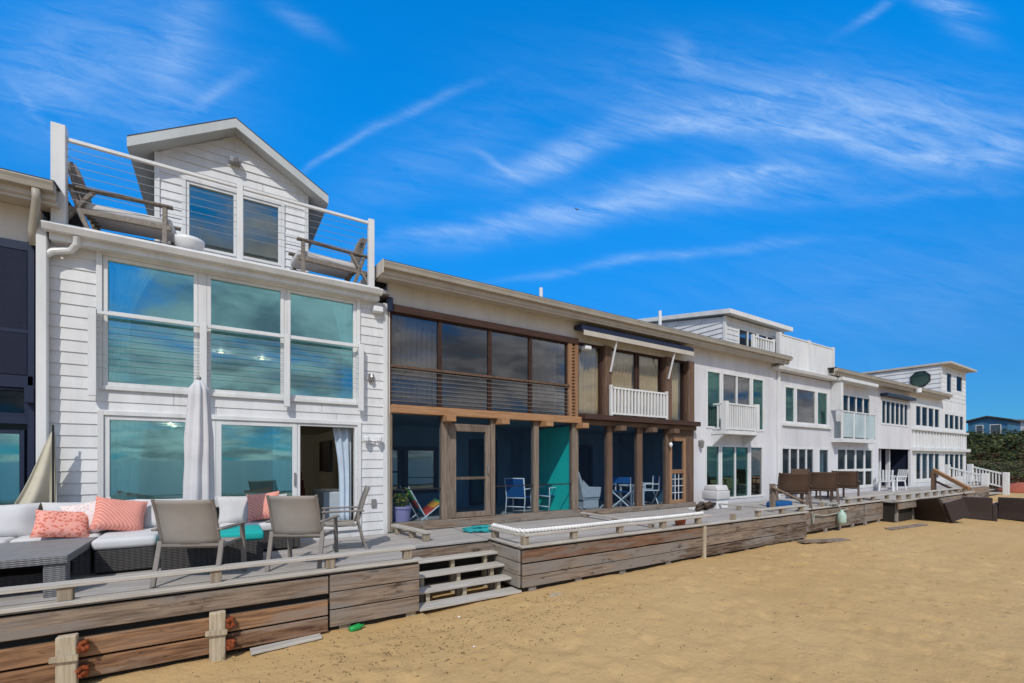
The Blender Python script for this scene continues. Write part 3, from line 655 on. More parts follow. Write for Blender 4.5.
w.box(X(567) + .005, X(571), FY - .05, FY + .08, BT + .005, 5.083); w.box(X(574), x1 - .004, FY - .05, FY + .08, BT + .005, 5.083)
for k in range(22): w.box(X(571), X(574), FY - .02, FY + .02, BT + .05 + k * .08, BT + .085 + k * .08)
w.build('lattice_post', orangev, h)
MB().box(x0 + .03, x1 + .02, FY - .16, FY + .04, BB, BT).build('beam', orange, h, .008)
for px in (445, 498, 541.5, 577):
    MB().box(X(px) - .10, X(px) + .10, FY - .34, FY - .0, BB - .13, BB - .002).build('beam_end', orange, h, .008)
for (a, b) in ((389, 391.5), (440.5, 446.5), (489.5, 494), (532.5, 537.5), (571, 577)): MB().box(X(a), X(b), FY - .06, FY + .07, SZ, BB - .002).build('porch_post', greyv, h, .006)
MB().box(x0 + .02, x1 + .01, FY - .13, FY + .10, ZD + .001, SZ - .002).build('sill_beam', skirtw, h, .006)
dr = MB(); dxa2, dxb2 = X(450.5), X(489); dtop = Z(452, 426); frame_rect(dr, dxa2, dxb2, SZ + .01, dtop, FY - .05, FY + .03, .11); dr.box(dxa2 + .11, dxb2 - .11, FY - .04, FY + .02, 1.78, 1.84)
dd = dr.build('screen_door', greyv, h, .005); MB().box(dxa2 + .11, dxb2 - .11, FY - .012, FY - .008, SZ + .12, dtop - .11).build('screen', scrn, dd)
MB().box(dxb2 - .08, dxb2 - .05, FY - .09, FY - .052, 1.9, 2.05).build('door_handle', metal, dd)
MB().box(X(446.5), X(450.5), FY - .05, FY + .05, SZ, BB - .004).box(X(450.5), X(489), FY - .045, FY + .03, dtop + .004, dtop + .05).build('door_jamb', greyv, h)
for (a, b) in ((391.5, 440.5), (450.5, 489), (494, 532.5), (537.5, 571)):
    z0_ = SZ if a != 450.5 else dtop + .06
    s_ = MB().box(X(a), X(b), FY - .004, FY, z0_, BB - .004).build('screen', scrn, h)
    if a != 450.5: MB().box(X(a) + .002, X(b) - .002, FY - .03, FY - .006, 1.60, 1.625).build('screen_rail', black, s_)
rooms(h, x0, x1, ZD, 3.13, 5.62, FY, 3.0, bluewall, deckw)
MB().box(x1 - .09, x1 - .062, FY + .115, FY + 1.85, ZD + .03, 3.05).build('teal_partition', teal, h)
w = MB()
window(h, x0 + .5, x0 + 2.3, ZD + .5, 2.55, FY + 2.93, navy, glassE, .10, cols=2, name='inner_window'); window(h, x0 + 3.3, x0 + 4.2, ZD + .1, 2.8, FY + 2.93, navy, glassD, .08, name='inner_door')
eave(h, x0 - .22, x1, EZ); MB().prism([(8.28, EZ - .215), (8.28, EZ + .03), (17.4, EZ + .74), (17.4, EZ + .40)], 0, x0 - .245, x0 - .221).build('rake_board', soff, h)
MB().tube([(X(541, 10), 10, EZ + .1), (X(541, 10), 10, Z(541, 288, 10))], .05, 8).build('vent_pipe', white, h)

# ---- house 3: awning, brown posts, white balustrade
x0, x1 = XB[2], XB[3]
H3 = h = thing('townhouse', 'brown posted townhouse with a folded navy awning and a white upstairs balustrade', 'house', ((x0 + x1) / 2, FY, ZD), ROW)
w = MB(); wall_pieces(w, x0 + .002, x1, 5.18, 5.64, FY, []); w.build('wall', cream, h)
UB = 3.34
for (a, b) in ((578, 603), (610, 638), (639, 664), (670, 686)): window(h, X(a), X(b), UB, 5.178, FY + .05, dbrown, glassT, .05)
for (a, b) in ((603.2, 609.8), (664.2, 669.8), (686.2, 692.2)): MB().box(X(a), X(b), FY - .08, FY + .1, UB, 5.178).build('upper_post', brown, h, .006)
for (a, b) in ((580, 602), (612, 637), (640, 662), (671, 682)): curtain(h, X(a), X(b), UB + .05, 5.1, FY + .17, curtT, .025, .13, name='vertical_blind')
w = MB().box(x0 + .02, x1 - .01, FY - .30, FY + .05, UB - .13, UB - .002); w.build('ledge', dbrown, h, .006)
MB().box(x0 + .01, x1, FY - .14, FY + .04, BB - .02, UB - .134).build('beam', brown, h, .006)
for px in (614, 645, 667): MB().box(X(px) - .10, X(px) + .10, FY - .36, FY - .0, BB - .15, BB - .022).build('beam_end', brown, h, .008)
balusters(h, (X(611, FY - .18), FY - .18), (X(666.5, FY - .18), FY - .18), UB + .01, Z(640, 391, FY - .18), .125, .055, pw=.07)
aw = MB().prism([(8.40, 5.36), (8.40, 5.47), (8.48, 5.53), (FY - .01, 5.55), (FY - .01, 5.44)], 0, X(583, 8.4), X(694, 8.4)).build('awning', navy, h, .008)
MB().box(X(583, 8.4) + .02, X(694, 8.4) - .02, 8.385, 8.399, 5.25, 5.37).build('awning_valance', soff, aw); 
for (pa, pb) in ((617, 610.5), (675, 668.5)): MB().beam((X(pa, 8.43), 8.42, 5.33), (X(pb, FY - .12), FY - .12, Z(pb, 373 if pa < 650 else 380)), .035, .035).build('awning_arm', white, aw)
for (a, b) in ((606, 611), (636, 641), (664.5, 668)): MB().box(X(a), X(b), FY - .06, FY + .07, SZ - .04, BB - .022).build('porch_post', brown, h, .006)
MB().box(x0 + .02, x1, FY - .12, FY + .10, ZD + .001, SZ - .042).build('sill_beam', skirtw, h, .006)
for (a, b) in ((578, 606), (611, 636), (641, 664.5)): MB().box(X(a), X(b), FY - .004, FY, SZ - .04, BB - .03).build('screen', scrn, h)
w = MB(); dz1 = Z(680, 438); frame_rect(w, X(668.5), X(684.5), SZ - .04, dz1, FY - .05, FY + .03, .10); w.box(X(668.5) + .1, X(684.5) - .1, FY - .045, FY + .02, 1.80, 1.92)
dd = w.build('screen_door', orangev, h, .005); MB().box(X(668.5) + .1, X(684.5) - .1, FY - .012, FY - .008, SZ + .06, dz1 - .1).build('screen', scrn, dd)
w = MB()
for i in range(1, 3): w.box(X(668.5) + .1 + i * .16, X(668.5) + .115 + i * .16, FY - .03, FY - .014, SZ + .06, 1.80)
for i in range(1, 4): w.box(X(668.5) + .1, X(684.5) - .1, FY - .031, FY - .0145, SZ + .06 + i * .2, SZ + .075 + i * .2)
w.build('grille', white, dd)
MB().box(X(684.5) + .005, x1 - .01, FY - .05, FY + .06, SZ - .04, BB - .022).box(X(668.5), X(684.5), FY - .04, FY + .05, dz1 + .004, BB - .022).build('door_jamb', brown, h)
rooms(h, x0, x1, ZD, 3.13, 5.62, FY, 3.0, bluewall, deckw)
window(h, x0 + 1.5, x0 + 3.2, ZD + .2, 2.7, FY + 2.93, navy, glassD, .08, cols=2, name='inner_door')
eave(h, x0, x1, EZ)
MB().tube([(X(660, 11), 11, EZ + .1), (X(660, 11), 11, Z(660, 311, 11))], .06, 8).build('vent_pipe', white, h)
x_, z_ = X(583), Z(583, 349); MB().box(x_ - .08, x_ + .12, FY - .2, FY - .03, z_ - .05, z_ + .06).build('flood_lamp', white, h, .02)
x_, z_ = X(667), Z(667, 445); MB().lathe([(.03, -.06), (.06, 0), (.03, .07)], (x_, FY - .13, z_), 10).build('porch_lamp', white, h)

# ---- house 4: pale wall, shed roofed dormer
x0, x1 = XB[3], XB[4]
h = thing('townhouse', 'pale townhouse with a shed roofed dormer and a small white juliet balcony', 'house', ((x0 + x1) / 2, FY, ZD), ROW)
uz0, uz1 = Z(735, 430), Z(735, 374); lz0, lz1 = ZD + .12, Z(735, 445)
ho = [(X(706), X(764), uz0, uz1), (X(705), X(763), lz0, lz1)]
w = MB(); wall_pieces(w, x0 + .003, x1, ZD - .1, 5.64, FY, ho); w.build('wall', lav, h)
window(h, X(706), X(721), uz0, uz1, FY, trim, glassG, .07); window(h, X(721.5), X(751), uz0, uz1, FY, trim, glassB, .07, cols=2); window(h, X(751.5), X(764), uz0, uz1, FY, trim, glassG, .07)
window(h, X(705), X(720), lz0, lz1, FY, trim, glassG, .07); window(h, X(720.5), X(749), lz0, lz1, FY, trim, glassG, .07, cols=2, name='french_door'); window(h, X(749.5), X(763), lz0, lz1, FY, trim, glassB, .07)
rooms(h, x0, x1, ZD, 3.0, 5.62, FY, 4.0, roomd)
jy = FY - .42; jz0, jz1 = Z(740, 431, jy), Z(740, 405, jy)
ja, jb = X(725, jy), X(756, jy)
balusters(h, (ja, jy), (jb, jy), jz0, jz1, .12, .05, pw=.16)
for xx in (ja, jb): balusters(h, (xx, jy + .09), (xx, FY - .03), jz0, jz1, .12, .04, posts=False)
w = MB().box(ja - .08, jb + .08, jy - .06, FY - .003, jz0 - .12, jz0 - .002)
for xx in (ja, jb): w.prism([(jy, jz0 - .121), (FY - .005, jz0 - .121), (FY - .005, jz0 - .5)], 0, xx - .06, xx + .06)
w.build('balcony_floor', trim, h, .005)
lantern(h, 699, 443)
eave(h, x0, X(793, 8.25), EZ)
w = MB().box(x1 - .06, x1 + .03, FY - .09, FY - .004, ZD, 5.6); w.build('downspout', trim, h, .01)
# shed dormer
ga, gb = X(725, FY + .15), X(783, FY + .15); gy = FY + .15; gt = Z(725, 316, gy); gbk = gy + 4.6; rise = .17
w = MB(); wz0, wz1 = Z(755, 352, gy), Z(755, 332, gy)
wall_pieces(w, ga, gb, 5.75, gt, gy, [(X(738, gy), X(776, gy), wz0, wz1)], .16)
k = 0; zz = 5.75
while zz < gt + rise * 4.6 - .02:                            # clapboards of the side wall facing left
    z2 = zz + .17; ys0 = gy if z2 <= gt else gy + (z2 - gt) / rise
    if ys0 < gbk - .1: w.add([(ga - .03, ys0, zz), (ga - .006, ys0, z2), (ga - .006, gbk, z2), (ga - .03, gbk, zz), (ga + .05, ys0, zz), (ga + .05, ys0, z2), (ga + .05, gbk, z2), (ga + .05, gbk, zz)],
        [(0, 3, 2, 1), (0, 1, 5, 4), (0, 4, 7, 3), (1, 2, 6, 5), (4, 5, 6, 7)])
    zz = z2
w.box(gb - .06, gb, gy + .1, gbk, 5.75, gt)
w.prism([(gy + .12, gt - .3), (gbk, gt - .3), (gbk, gt + rise * (gbk - gy)), (gy + .12, gt)], 0, ga - .002, ga + .04)
dm = w.build('dormer', siding, h)
MB().box(ga - .035, ga + .06, gy - .035, gy + .06, 5.76, gt).box(gb - .06, gb + .02, gy - .035, gy + .02, 5.76, gt).build('dormer_trim', trim, dm)
w = MB(); w.prism([(gy - .28, gt + .0), (gy - .28, gt + .15), (gbk, gt + .15 + rise * (gbk - gy + .28)), (gbk, gt + rise * (gbk - gy + .28))], 0, ga - .16, gb + .16); w.build('dormer_roof', trim, h, .005)
window(h, X(738, gy), X(757, gy), wz0, wz1, gy, trim, glassD, .06, cols=2, name='dormer_window'); window(h, X(757.3, gy), X(776, gy), wz0, wz1, gy, trim, glassD, .06, cols=2, name='dormer_window')
MB().box(ga + .1, gb - .1, gy + 1.2, gy + 1.3, 5.7, gt).build('interior_walls', roomd, h)
balusters(h, (X(753, 8.45), 8.45), (X(773, 8.45), 8.45), EZ + .02, Z(763, 339, 8.45), .14, .05, name='dormer_balustrade')

# ---- house 5: roof terrace behind a white parapet
x0, x1 = XB[4], XB[5]
h = thing('townhouse', 'pale townhouse with a solid white parapet around its roof terrace', 'house', ((x0 + x1) / 2, FY, ZD), ROW)
uz0, uz1 = Z(805, 425), Z(805, 388); lz0, lz1 = ZD + .12, Z(797, 447)
ho = [(X(784), X(828), uz0, uz1), (X(781), X(814), lz0, lz1), (X(818), X(829), lz0, lz1)]
w = MB(); wall_pieces(w, x0 + .003, x1, ZD - .1, 5.40, FY, ho); w.build('wall', lav, h)
window(h, X(784), X(795), uz0, uz1, FY, trim, glassG, .09); window(h, X(795.3), X(816), uz0, uz1, FY, trim, glassB, .09); window(h, X(816.3), X(828), uz0, uz1, FY, trim, glassG, .09)
MB().box(X(782), X(830), FY - .08, FY, uz0 - .09, uz0 - .003).build('window_sill', trim, h)
window(h, X(781), X(814), lz0, lz1, FY, trim, glassD, .08, cols=4, name='french_door')
window(h, X(818), X(829), lz0, lz1, FY, trim, glassD, .09, name='door'); curtain(h, X(819), X(828), lz0 + .05, lz1 - .05, FY + .16, curtA)
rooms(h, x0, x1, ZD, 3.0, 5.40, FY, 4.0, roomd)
zg5 = Z(785, 366, 8.45); prof = [(8.45, zg5), (8.43, zg5 - .02), (8.47, zg5 - .12), (FY, zg5 - .13), (FY, zg5 - .02)]
MB().prism(prof, 0, X(780, 8.45), X(837, 8.45)).build('gutter', trim, h, .004)
pz1 = Z(800, 339.5, 8.65) ; w = MB()
pa, pb = X(779, 8.65), X(832, 8.65); pm = X(808, 8.65)
w.box(pa, pb, 8.62, 8.68, zg5 - .01, pz1 - .05); w.box(pb - .06, pb, 8.681, 12.0, zg5 - .01, pz1 - .05)
for xx in (pa, pm, pb): w.box(xx - .08, xx + .08, 8.58, 8.72, zg5 - .008, pz1 + .04)
w.box(pa + .081, pm - .081, 8.60, 8.70, pz1 - .049, pz1); w.box(pm + .081, pb - .081, 8.60, 8.70, pz1 - .049, pz1); w.build('parapet', trim, h, .005)
MB().box(x0, x1, 8.70, 16, zg5 - .1, zg5 - .02).build('roof', deckw, h)

# ---- house 6: frosted glass balcony
x0, x1 = XB[5], XB[6]
h = thing('townhouse', 'white townhouse with a boxed out bay over a frosted glass balcony', 'house', ((x0 + x1) / 2, FY, ZD), ROW)
uz0, uz1 = Z(855, 438), Z(855, 395); lz0, lz1 = ZD + .15, Z(853, 447)
ho = [(X(841), X(870), uz0, uz1), (X(836), X(873), lz0, lz1)]
w = MB(); wall_pieces(w, x0 + .003, x1, ZD - .1, 5.64, FY, ho); w.build('wall', lav, h)
window(h, X(841), X(870), uz0, uz1, FY, trim, glassD, .09, cols=4); window(h, X(836), X(873), lz0, lz1, FY, trim, glassD, .13, cols=4, hm=1.75, name='porch_window')
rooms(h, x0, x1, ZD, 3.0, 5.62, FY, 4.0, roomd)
by = FY - .36; ba, bb = X(842, by), X(875, by); bz0, bz1 = Z(858, 439, by), Z(858, 413.5, by)
w = MB().box(ba - .08, bb + .06, by - .06, FY - .003, bz0 - .16, bz0)
for xx in (ba, (ba * 2 + bb) / 3, (ba + 2 * bb) / 3, bb): w.box(xx - .035, xx + .035, by - .03, by + .03, bz0 + .002, bz1)
w.box(ba - .04, bb + .04, by - .035, by + .035, bz1 + .001, bz1 + .05); bo = w.build('balcony', trim, h, .004)
MB().box(ba + .04, bb - .04, by - .008, by + .008, bz0 + .06, bz1 - .02).build('glass_panel', frost, bo)
MB().box(ba - .1, ba + .08, by - .02, FY - .004, bz1 + .06, 5.42).box(ba - .15, bb + .1, by - .1, FY - .003, 5.421, 5.56).build('bay_surround', trim, h, .01)
eave(h, X(838, 8.25), x1, EZ)

# ---- house 7
x0, x1 = XB[6], XB[7]
h = thing('townhouse', 'white townhouse with six narrow upper panes above a dark open porch', 'house', ((x0 + x1) / 2, FY, ZD), ROW)
uz0, uz1 = Z(895, 426), Z(895, 401); lz0, lz1 = ZD + .05, Z(895, 449)
ho = [(X(881), X(908), uz0, uz1), (X(878.5), X(910.5), lz0, lz1)]
w = MB(); wall_pieces(w, x0 + .003, x1, ZD - .1, 5.64, FY, ho); w.build('wall', lav, h)
window(h, X(881), X(908), uz0, uz1, FY, trim, glassD, .09, cols=6)
MB().box(X(880), X(909), FY - .3, FY - .003, uz1 + .10, uz1 + .24).build('awning', navy, h, .01)
for px in (884, 893, 902): MB().box(X(px) - .08, X(px) + .08, FY + .5, FY + .65, ZD, lz1).build('porch_column', lav, h)
rooms(h, x0, x1, ZD, 3.0, 5.62, FY, 4.0, navyc, deckw)  # walls coloured near-black navy to stand in for the porch's shade
eave(h, x0, x1, EZ)

# ---- houses 8 and 9
def end_house(i, label, pxs_u, cols, door):
    x0, x1 = XB[i], XB[i + 1]
    h = thing('townhouse', label, 'house', ((x0 + x1) / 2, FY, ZD), ROW)
    pm_ = (pxs_u[0] + pxs_u[1]) / 2
    uz0, uz1 = Z(pm_, 429.5 if i == 7 else 432), Z(pm_, 404.5 if i == 7 else 412.5); lz0, lz1 = ZD + .2, Z(pm_, 450 if i == 7 else 451)
    ho = [(X(pxs_u[0]), X(pxs_u[1]), uz0, uz1), (X(pxs_u[0]), X(pxs_u[1]), lz0, lz1)]
    w = MB(); wall_pieces(w, x0 + .003, x1, ZD - .1, 5.64, FY, ho); w.build('wall', siding, h)
    window(h, X(pxs_u[0]), X(pxs_u[1]), uz0, uz1, FY, trim, glassD, .18, cols=cols, name='screened_window'); window(h, X(pxs_u[0]), X(pxs_u[1]), lz0, lz1, FY, trim, glassD, .2, cols=cols, name='porch_window')
    if door: curtain(h, X(pxs_u[0]) + 1.5, X(pxs_u[1]) - .3, lz0, lz1, FY + .2, curtA)
    w = MB(); n = 9
    for k in range(n + 1): xx = x0 + .2 + (x1 - x0 - .4) * k / n; w.box(xx - .05, xx + .05, FY - .06, FY - .003, uz0 - 1.0, uz0 - .1)
    w.box(x0 + .02, x1 - .02, FY - .14, FY - .004, uz0 - .098, uz0 - .002); w.box(x0 + .02, x1 - .02, FY - .22, FY - .003, uz0 - 1.18, uz0 - 1.002); w.build('spandrel_battens', trim, h, .004)
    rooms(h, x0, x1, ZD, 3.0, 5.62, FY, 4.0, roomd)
    return h, x0, x1
h, x0, x1 = end_house(7, 'white townhouse with four screened upper openings left of the three storey end house', (914.5, 940), 4, True)
eave(h, x0, X(953, 8.25), EZ)
MB().tube([(X(916, 8.3), 8.2, EZ - .1), (X(916, 8.3), 8.2, EZ - .3)], .12, 10).build('gutter_lamp', white, h)
h, x0, x1 = end_house(8, 'tall white three storey end townhouse with an octagonal side window', (943.5, 964), 4, False)
w = MB(); ty = FY + .02; tz = Z(944, 365, FY) ; tb = 5.6; back = 16.5
octx = (Z(920.5, 379, 0.0) if False else 0)
# side wall facing left, clapboards along Y, tapering with the shed roof
def py_at(px): u = (px - 512) / F; return x0 * (FW.y + RT.y * u) / (FW.x + RT.x * u)
oy, oz = py_at(920.5), CZ + (HOR - 379) / F * (py_at(920.5) / (FW.y + RT.y * (920.5 - 512) / F))
rs = (Z(944, 365) - 0) ; zz = tb; slope = .035
while zz < tz - .05:
    z2 = min(zz + .26, tz)
    w.add([(x0 - .035, ty, zz), (x0 - .006, ty, z2), (x0 - .006, back, z2), (x0 - .035, back, zz), (x0 + .06, ty, zz), (x0 + .06, ty, z2), (x0 + .06, back, z2), (x0 + .06, back, zz)],
          [(0, 3, 2, 1), (0, 1, 5, 4), (0, 4, 7, 3), (1, 2, 6, 5), (4, 5, 6, 7)]); zz = z2
fa, fb, fc, fd_ = X(946.3), X(952.3), X(956), X(963)
fz0, fz1 = Z(949, 394), Z(949, 371.5)
wall_pieces(w, x0 + .062, x1, tb + .06, tz, ty, [(fa, fb, fz0, fz1), (fc, fd_, fz0 + .2, fz1)], .26)
w.box(x1 - .06, x1, ty + .11, back, ZD, tz)
w.build('third_storey', siding, h)
window(h, fa, fb, fz0, fz1, ty, trim, glassD, .12); window(h, fc, fd_, fz0 + .2, fz1, ty, trim, glassD, .12)
MB().box(x0 + .2, x1 - .2, ty + 2, ty + 2.1, tb, tz).build('interior_walls', roomd, h)
w = MB().prism([(ty - .45, tz - .02), (ty - .45, tz + .10), (back, tz + .18), (back, tz + .06)], 0, x0 - .12, x1 + .3); w.build('upper_roof', soff, h, .01)
w = MB(); pts = [(math.cos(math.radians(22.5 + 45 * k)), math.sin(math.radians(22.5 + 45 * k))) for k in range(8)]
w.prism([(oy + .50 * a, oz + .50 * b) for a, b in pts], 0, x0 - .07, x0 - .036); wo_ = w.build('octagon_window', black, h, .004)
MB().prism([(oy + .43 * a, oz + .43 * b) for a, b in pts], 0, x0 - .085, x0 - .071).build('pane', glassG, wo_)

# ------------------------------------------------------------------ decks
def deck(name, label, x0, x1, y0, y1, z=ZD, notch=None, frontskirt=None, bottom=0.13, cap=None, blocks=(), capz=.155, endl=True, piles=(), endr=True, rows=3, skm=None, blk=.10):
    root = thing(name, label, 'deck', ((x0 + x1) / 2, (y0 + y1) / 2, 0))
    b = MB(); yy = y0; bw = .142
    i = 0
    while yy < y1 - .02:
        ye = min(yy + bw, y1); xa, xb = x0, x1
        if notch and yy < notch[2] - .01: 
            for (p, q) in ((x0, notch[0]), (notch[1], x1)):
                if q - p > .05: b.box(p, q, yy, ye - .006, z - .035, z)
        else:
            cut = x0 + (x1 - x0) * random.uniform(.25, .75); b.box(xa, cut - .002, yy, ye - .006, z - .035, z); b.box(cut + .002, xb, yy, ye - .006, z - .035, z)
        yy += bw; i += 1
    b.build('deck_boards', deckw, root, .003)
    u = MB().box(x0 + .08, x1 - .08, (notch[2] + .12) if notch else y0 + .10, y1 - .02, .05, z - .04); u.build('under_deck_shade', darkgap, root)  # solid dark block standing in for the shade under the boards
    return root
D1X1 = 2.31; D2X0 = 4.03; D2X1 = 13.15; DF = 6.06; RECY = 6.94
def edge(root, x0, x1, y, z, skirt_rows, bottom, mat, gap=.012, lipm=None, name='skirt', jog=0.0):
    m_ = MB(); hh = (z - .04 - bottom) / skirt_rows
    for r in range(skirt_rows):
        za = z - .04 - (r + 1) * hh + gap / 2; zb = z - .04 - r * hh - gap / 2; xa = x0
        while xa < x1 - .01:
            xb = min(x1, xa + random.uniform(2.2, 4.2))
            if x1 - xb < .8: xb = x1
            dz = random.uniform(-.006, .006); o_ = random.uniform(-.006, .006)
            m_.box(xa + .003, xb - .003, y - .02 + o_, y + .028 + o_, za + dz, zb + dz); xa = xb
    return m_.build(name, mat, root, .006)
def cap_rail(root, p, q, z, blocks, h=.155, bw=.11, cm=capw, capw_=.15, name='rail_cap'):
    p, q = Vector(p), Vector(q)
    if (q - p).length > .1: MB().beam((p.x, p.y, z + h + .02), (q.x, q.y, z + h + .02), capw_, .042).build(name, cm, root, .006)
    for (bx, by) in blocks: MB().box(bx - bw / 2, bx + bw / 2, by - .05, by + .05, z + .002, z + h - .002).build('rail_block', blockw, root, .006)
# deck 1 (furnished)
d1 = deck('wooden_deck', 'furnished grey board deck with pale sofa and chairs in front of the dormered house', -7.0, D2X0 - .04, DF, FY - .16, notch=(D1X1, 9, RECY))
MB().box(-7, D1X1 + .03, DF - .09, DF + .06, ZD + .001, ZD + .04).build('coping', capw, d1, .005)
edge(d1, -7, X(328, DF), DF - .03, ZD, 1, ZD - .27, skirtw, name='fascia_plank'); edge(d1, X(329, DF), D1X1, DF - .03, ZD, 3, .10, skirtw)
edge(d1, -7, X(328, DF) - .01, DF - .055, ZD - .285, 2, .06, redw, .022, name='lower_planks')
MB().box(D1X1 - .03, D1X1 + .012, DF - .0, RECY, .12, ZD - .04).build('end_board', skirty, d1)
MB().box(-7, D1X1 - .06, DF + .02, DF + .05, .02, ZD - .05).build('gap_shade_backing', darkgap, d1)  # dark sheet behind the planks, colouring their gaps as shade
bx = [X(66, DF), X(216, DF), X(330, DF), X(407, DF)]; bx = [bx[0] - 2.4, bx[0] - 1.2] + bx
cap_rail(d1, (-7, DF), (X(414, DF), DF), ZD + .038, [(b, DF) for b in bx], .135)
for px in (66.5, 217.5):
    xx = X(px, DF - .15); MB().box(xx - .075, xx + .075, DF - .17, DF - .085, -.25, ZD - (.27 if px < 100 else .26)).build('pile', postw, d1, .008)
    for zz in (.40, .16): 
        w = MB().box(xx + .078, xx + .15, DF - .16, DF - .09, zz - .05, zz + .055)
        for k in range(9): a = random.uniform(0, .07); w.obox((xx + .08 + a, DF - .165 + random.uniform(-.02, .01), zz + random.uniform(-.05, .05)), (.035, .03, .03), Matrix.Rotation(random.random() * 3, 3, 'X') @ Matrix.Rotation(random.random() * 3, 3, 'Z'))
        w.build('rusty_bolt', rust, d1, .006)
    MB().obox((xx - .01, DF - .19, .33), (.20, .03, .05), Matrix.Rotation(math.radians(4), 3, 'Y')).build('cleat', postw, d1)
for px in (345, 411): xx = X(px, DF); MB().box(xx - .07, xx + .07, DF + .0, DF + .10, -.3, .14).build('pile', postw, d1)
MB().box(D1X1 + .0, D2X0 - .041, RECY - .04, RECY, ZD - .19, ZD - .037).build('riser_board', skirtw, d1)
# divider between the first two houses
cap_rail(d1, (2.78, FY - .2), (2.98, 7.35), ZD, [(2.80, 8.4), (2.9, 7.9), (2.97, 7.42)], .13, cm=capy)
# steps
st = thing('wooden_steps', 'four weathered wooden steps leading down to the sand between two decks', 'steps', ((D1X1 + D2X0) / 2, 6.5, 0))
for k in range(1, 5):
    zt_ = ZD - .17 * k; yf = RECY - .22 * k; MB().box(D1X1 + .015, D2X0 - .045 - (0 if k < 4 else -.05), yf - .02, yf + .25, zt_ - .04, zt_).build('tread', capw, st, .006)
for xx in (D1X1 + .25, (D1X1 + D2X0) / 2, D2X0 - .25):
    w = MB()
    for k in range(1, 4): zt_ = ZD - .17 * k - .042; yf = RECY - .22 * k; w.box(xx - .03, xx + .03, yf + .05, yf + .14, -.2, zt_)
    w.build('stringer', postw, st)
# deck 2
d2 = deck('wooden_deck', 'long empty grey board deck edged with thick white rope', D2X0, D2X1, DF, FY - .14)
MB().box(D2X0 - .03, D2X1 + .02, DF - .09, DF + .06, ZD + .001, ZD + .04).build('coping', capw, d2, .005)
MB().box(D2X0 - .05, D2X0 + .08, DF + .062, RECY + .1, ZD + .001, ZD + .04).build('coping', capy, d2, .005)
xs1 = X(701, DF)
e1 = edge(d2, D2X0, xs1, DF - .03, ZD, 1, ZD - .255, redbw); edge(d2, D2X0, xs1, DF - .03, ZD - .22, 2, .16, skirtw); edge(d2, xs1 + .09, D2X1, DF - .03, ZD, 3, .13, skirtw)
w = MB()
for r in range(3): hh = (ZD - .04 - .15) / 3; w.box(D2X0 - .045, D2X0 - .003, DF - .0, RECY + .1, ZD - .04 - (r + 1) * hh + .006, ZD - .04 - r * hh - .006)
w.build('side_skirt', skirty, d2, .005); MB().box(D2X1 + .003, D2X1 + .04, DF, FY - .2, .15, ZD - .045).build('side_skirt', skirty, d2)
MB().box(D2X0 + .05, D2X1 - .05, DF + .02, DF + .05, .06, ZD - .05).box(D2X0 + .01, D2X0 + .04, DF + .051, RECY, .06, ZD - .05).build('gap_shade_backing', darkgap, d2)  # dark sheets added so the skirt gaps look shaded
MB().box(xs1 + .005, xs1 + .085, DF - .075, DF + .015, -.2, ZD - .01).build('batten', postw, d2, .006)
for px in (532, 578, 622, 668, 722, 746, 770, 792): xx = X(px, DF); MB().box(xx - .07, xx + .07, DF - .02 + .0, DF + .10, -.3, .155).build('pile', skirty, d2)
cap_rail(d2, (D2X0 + .02, DF - .02), (X(708, DF), DF - .02), ZD + .038, [(X(px, DF) , DF - .02) for px in (524, 573, 619, 662, 697)], .14)
cap_rail(d2, (D2X0 + .02, DF + .06), (D2X0 - .0, RECY + .05), ZD + .038, [(D2X0 + .01, RECY - .05)], .14, cm=capy)
cap_rail(d2, (X(755, DF), DF - .02), (X(803, DF), DF - .02), ZD + .038, [(X(px, DF), DF - .02) for px in (732, 757, 781, 800)], .14)
cap_rail(d2, (XB[2] - .02, FY - .2), (XB[2] - .02, 6.3), ZD, [(XB[2] - .02, 8.4), (XB[2] - .02, 7.44), (XB[2] - .02, 6.4)], .075, .09, cm=capy, capw_=.09)
cap_rail(d2, (XB[3] + .05, FY - .2), (XB[3] + .05, 7.2), ZD, [(XB[3] + .05, 8.3), (XB[3] + .05, 7.3)], .11, .09, cm=capy, capw_=.09)
MB().beam((X(772, 6.5), 6.5, Z(772, 487, 6.5)), (X(806, 6.1), 6.1, ZD + .24), .10, .05).build('diagonal_brace', greyv, d2, .005)
MB().box(X(771, 6.6) - .05, X(771, 6.6) + .05, 6.5, 6.62, ZD + .04, Z(772, 484, 6.5)).build('brace_post', greyv, d2, .005)
# deck 3
D3F = 6.36; d3a, d3b = 13.45, X(891, D3F)
d3 = deck('wooden_deck', 'weathered deck with brown sling chairs in front of the parapet house', d3a, d3b, D3F, FY - .14)
MB().box(d3a - .03, d3b + .02, D3F - .09, D3F + .06, ZD + .001, ZD + .04).build('coping', capw, d3, .005)
edge(d3, d3a, X(862, D3F), D3F - .03, ZD, 3, .16, skirtw); edge(d3, X(863, D3F), d3b, D3F - .03, ZD, 3, .18, skirtw)
MB().box(d3a - .04, d3a - .002, D3F, FY - .2, .15, ZD - .04).build('side_skirt', skirty, d3); MB().box(d3a + .05, d3b - .05, D3F + .02, D3F + .05, .06, ZD - .05).build('gap_shade_backing', darkgap, d3)  # last box is a dark sheet for shade in the gaps
for px in (824, 838, 851, 864, 877, 889): xx = X(px, D3F); MB().box(xx - .07, xx + .07, D3F - .06, D3F - .0, -.2, .2).build('pile', skirty, d3)
cap_rail(d3, (X(845, D3F), D3F), (d3b, D3F), ZD + .038, [(X(px, D3F), D3F) for px in (822, 834, 848, 860, 873, 887)], .14)
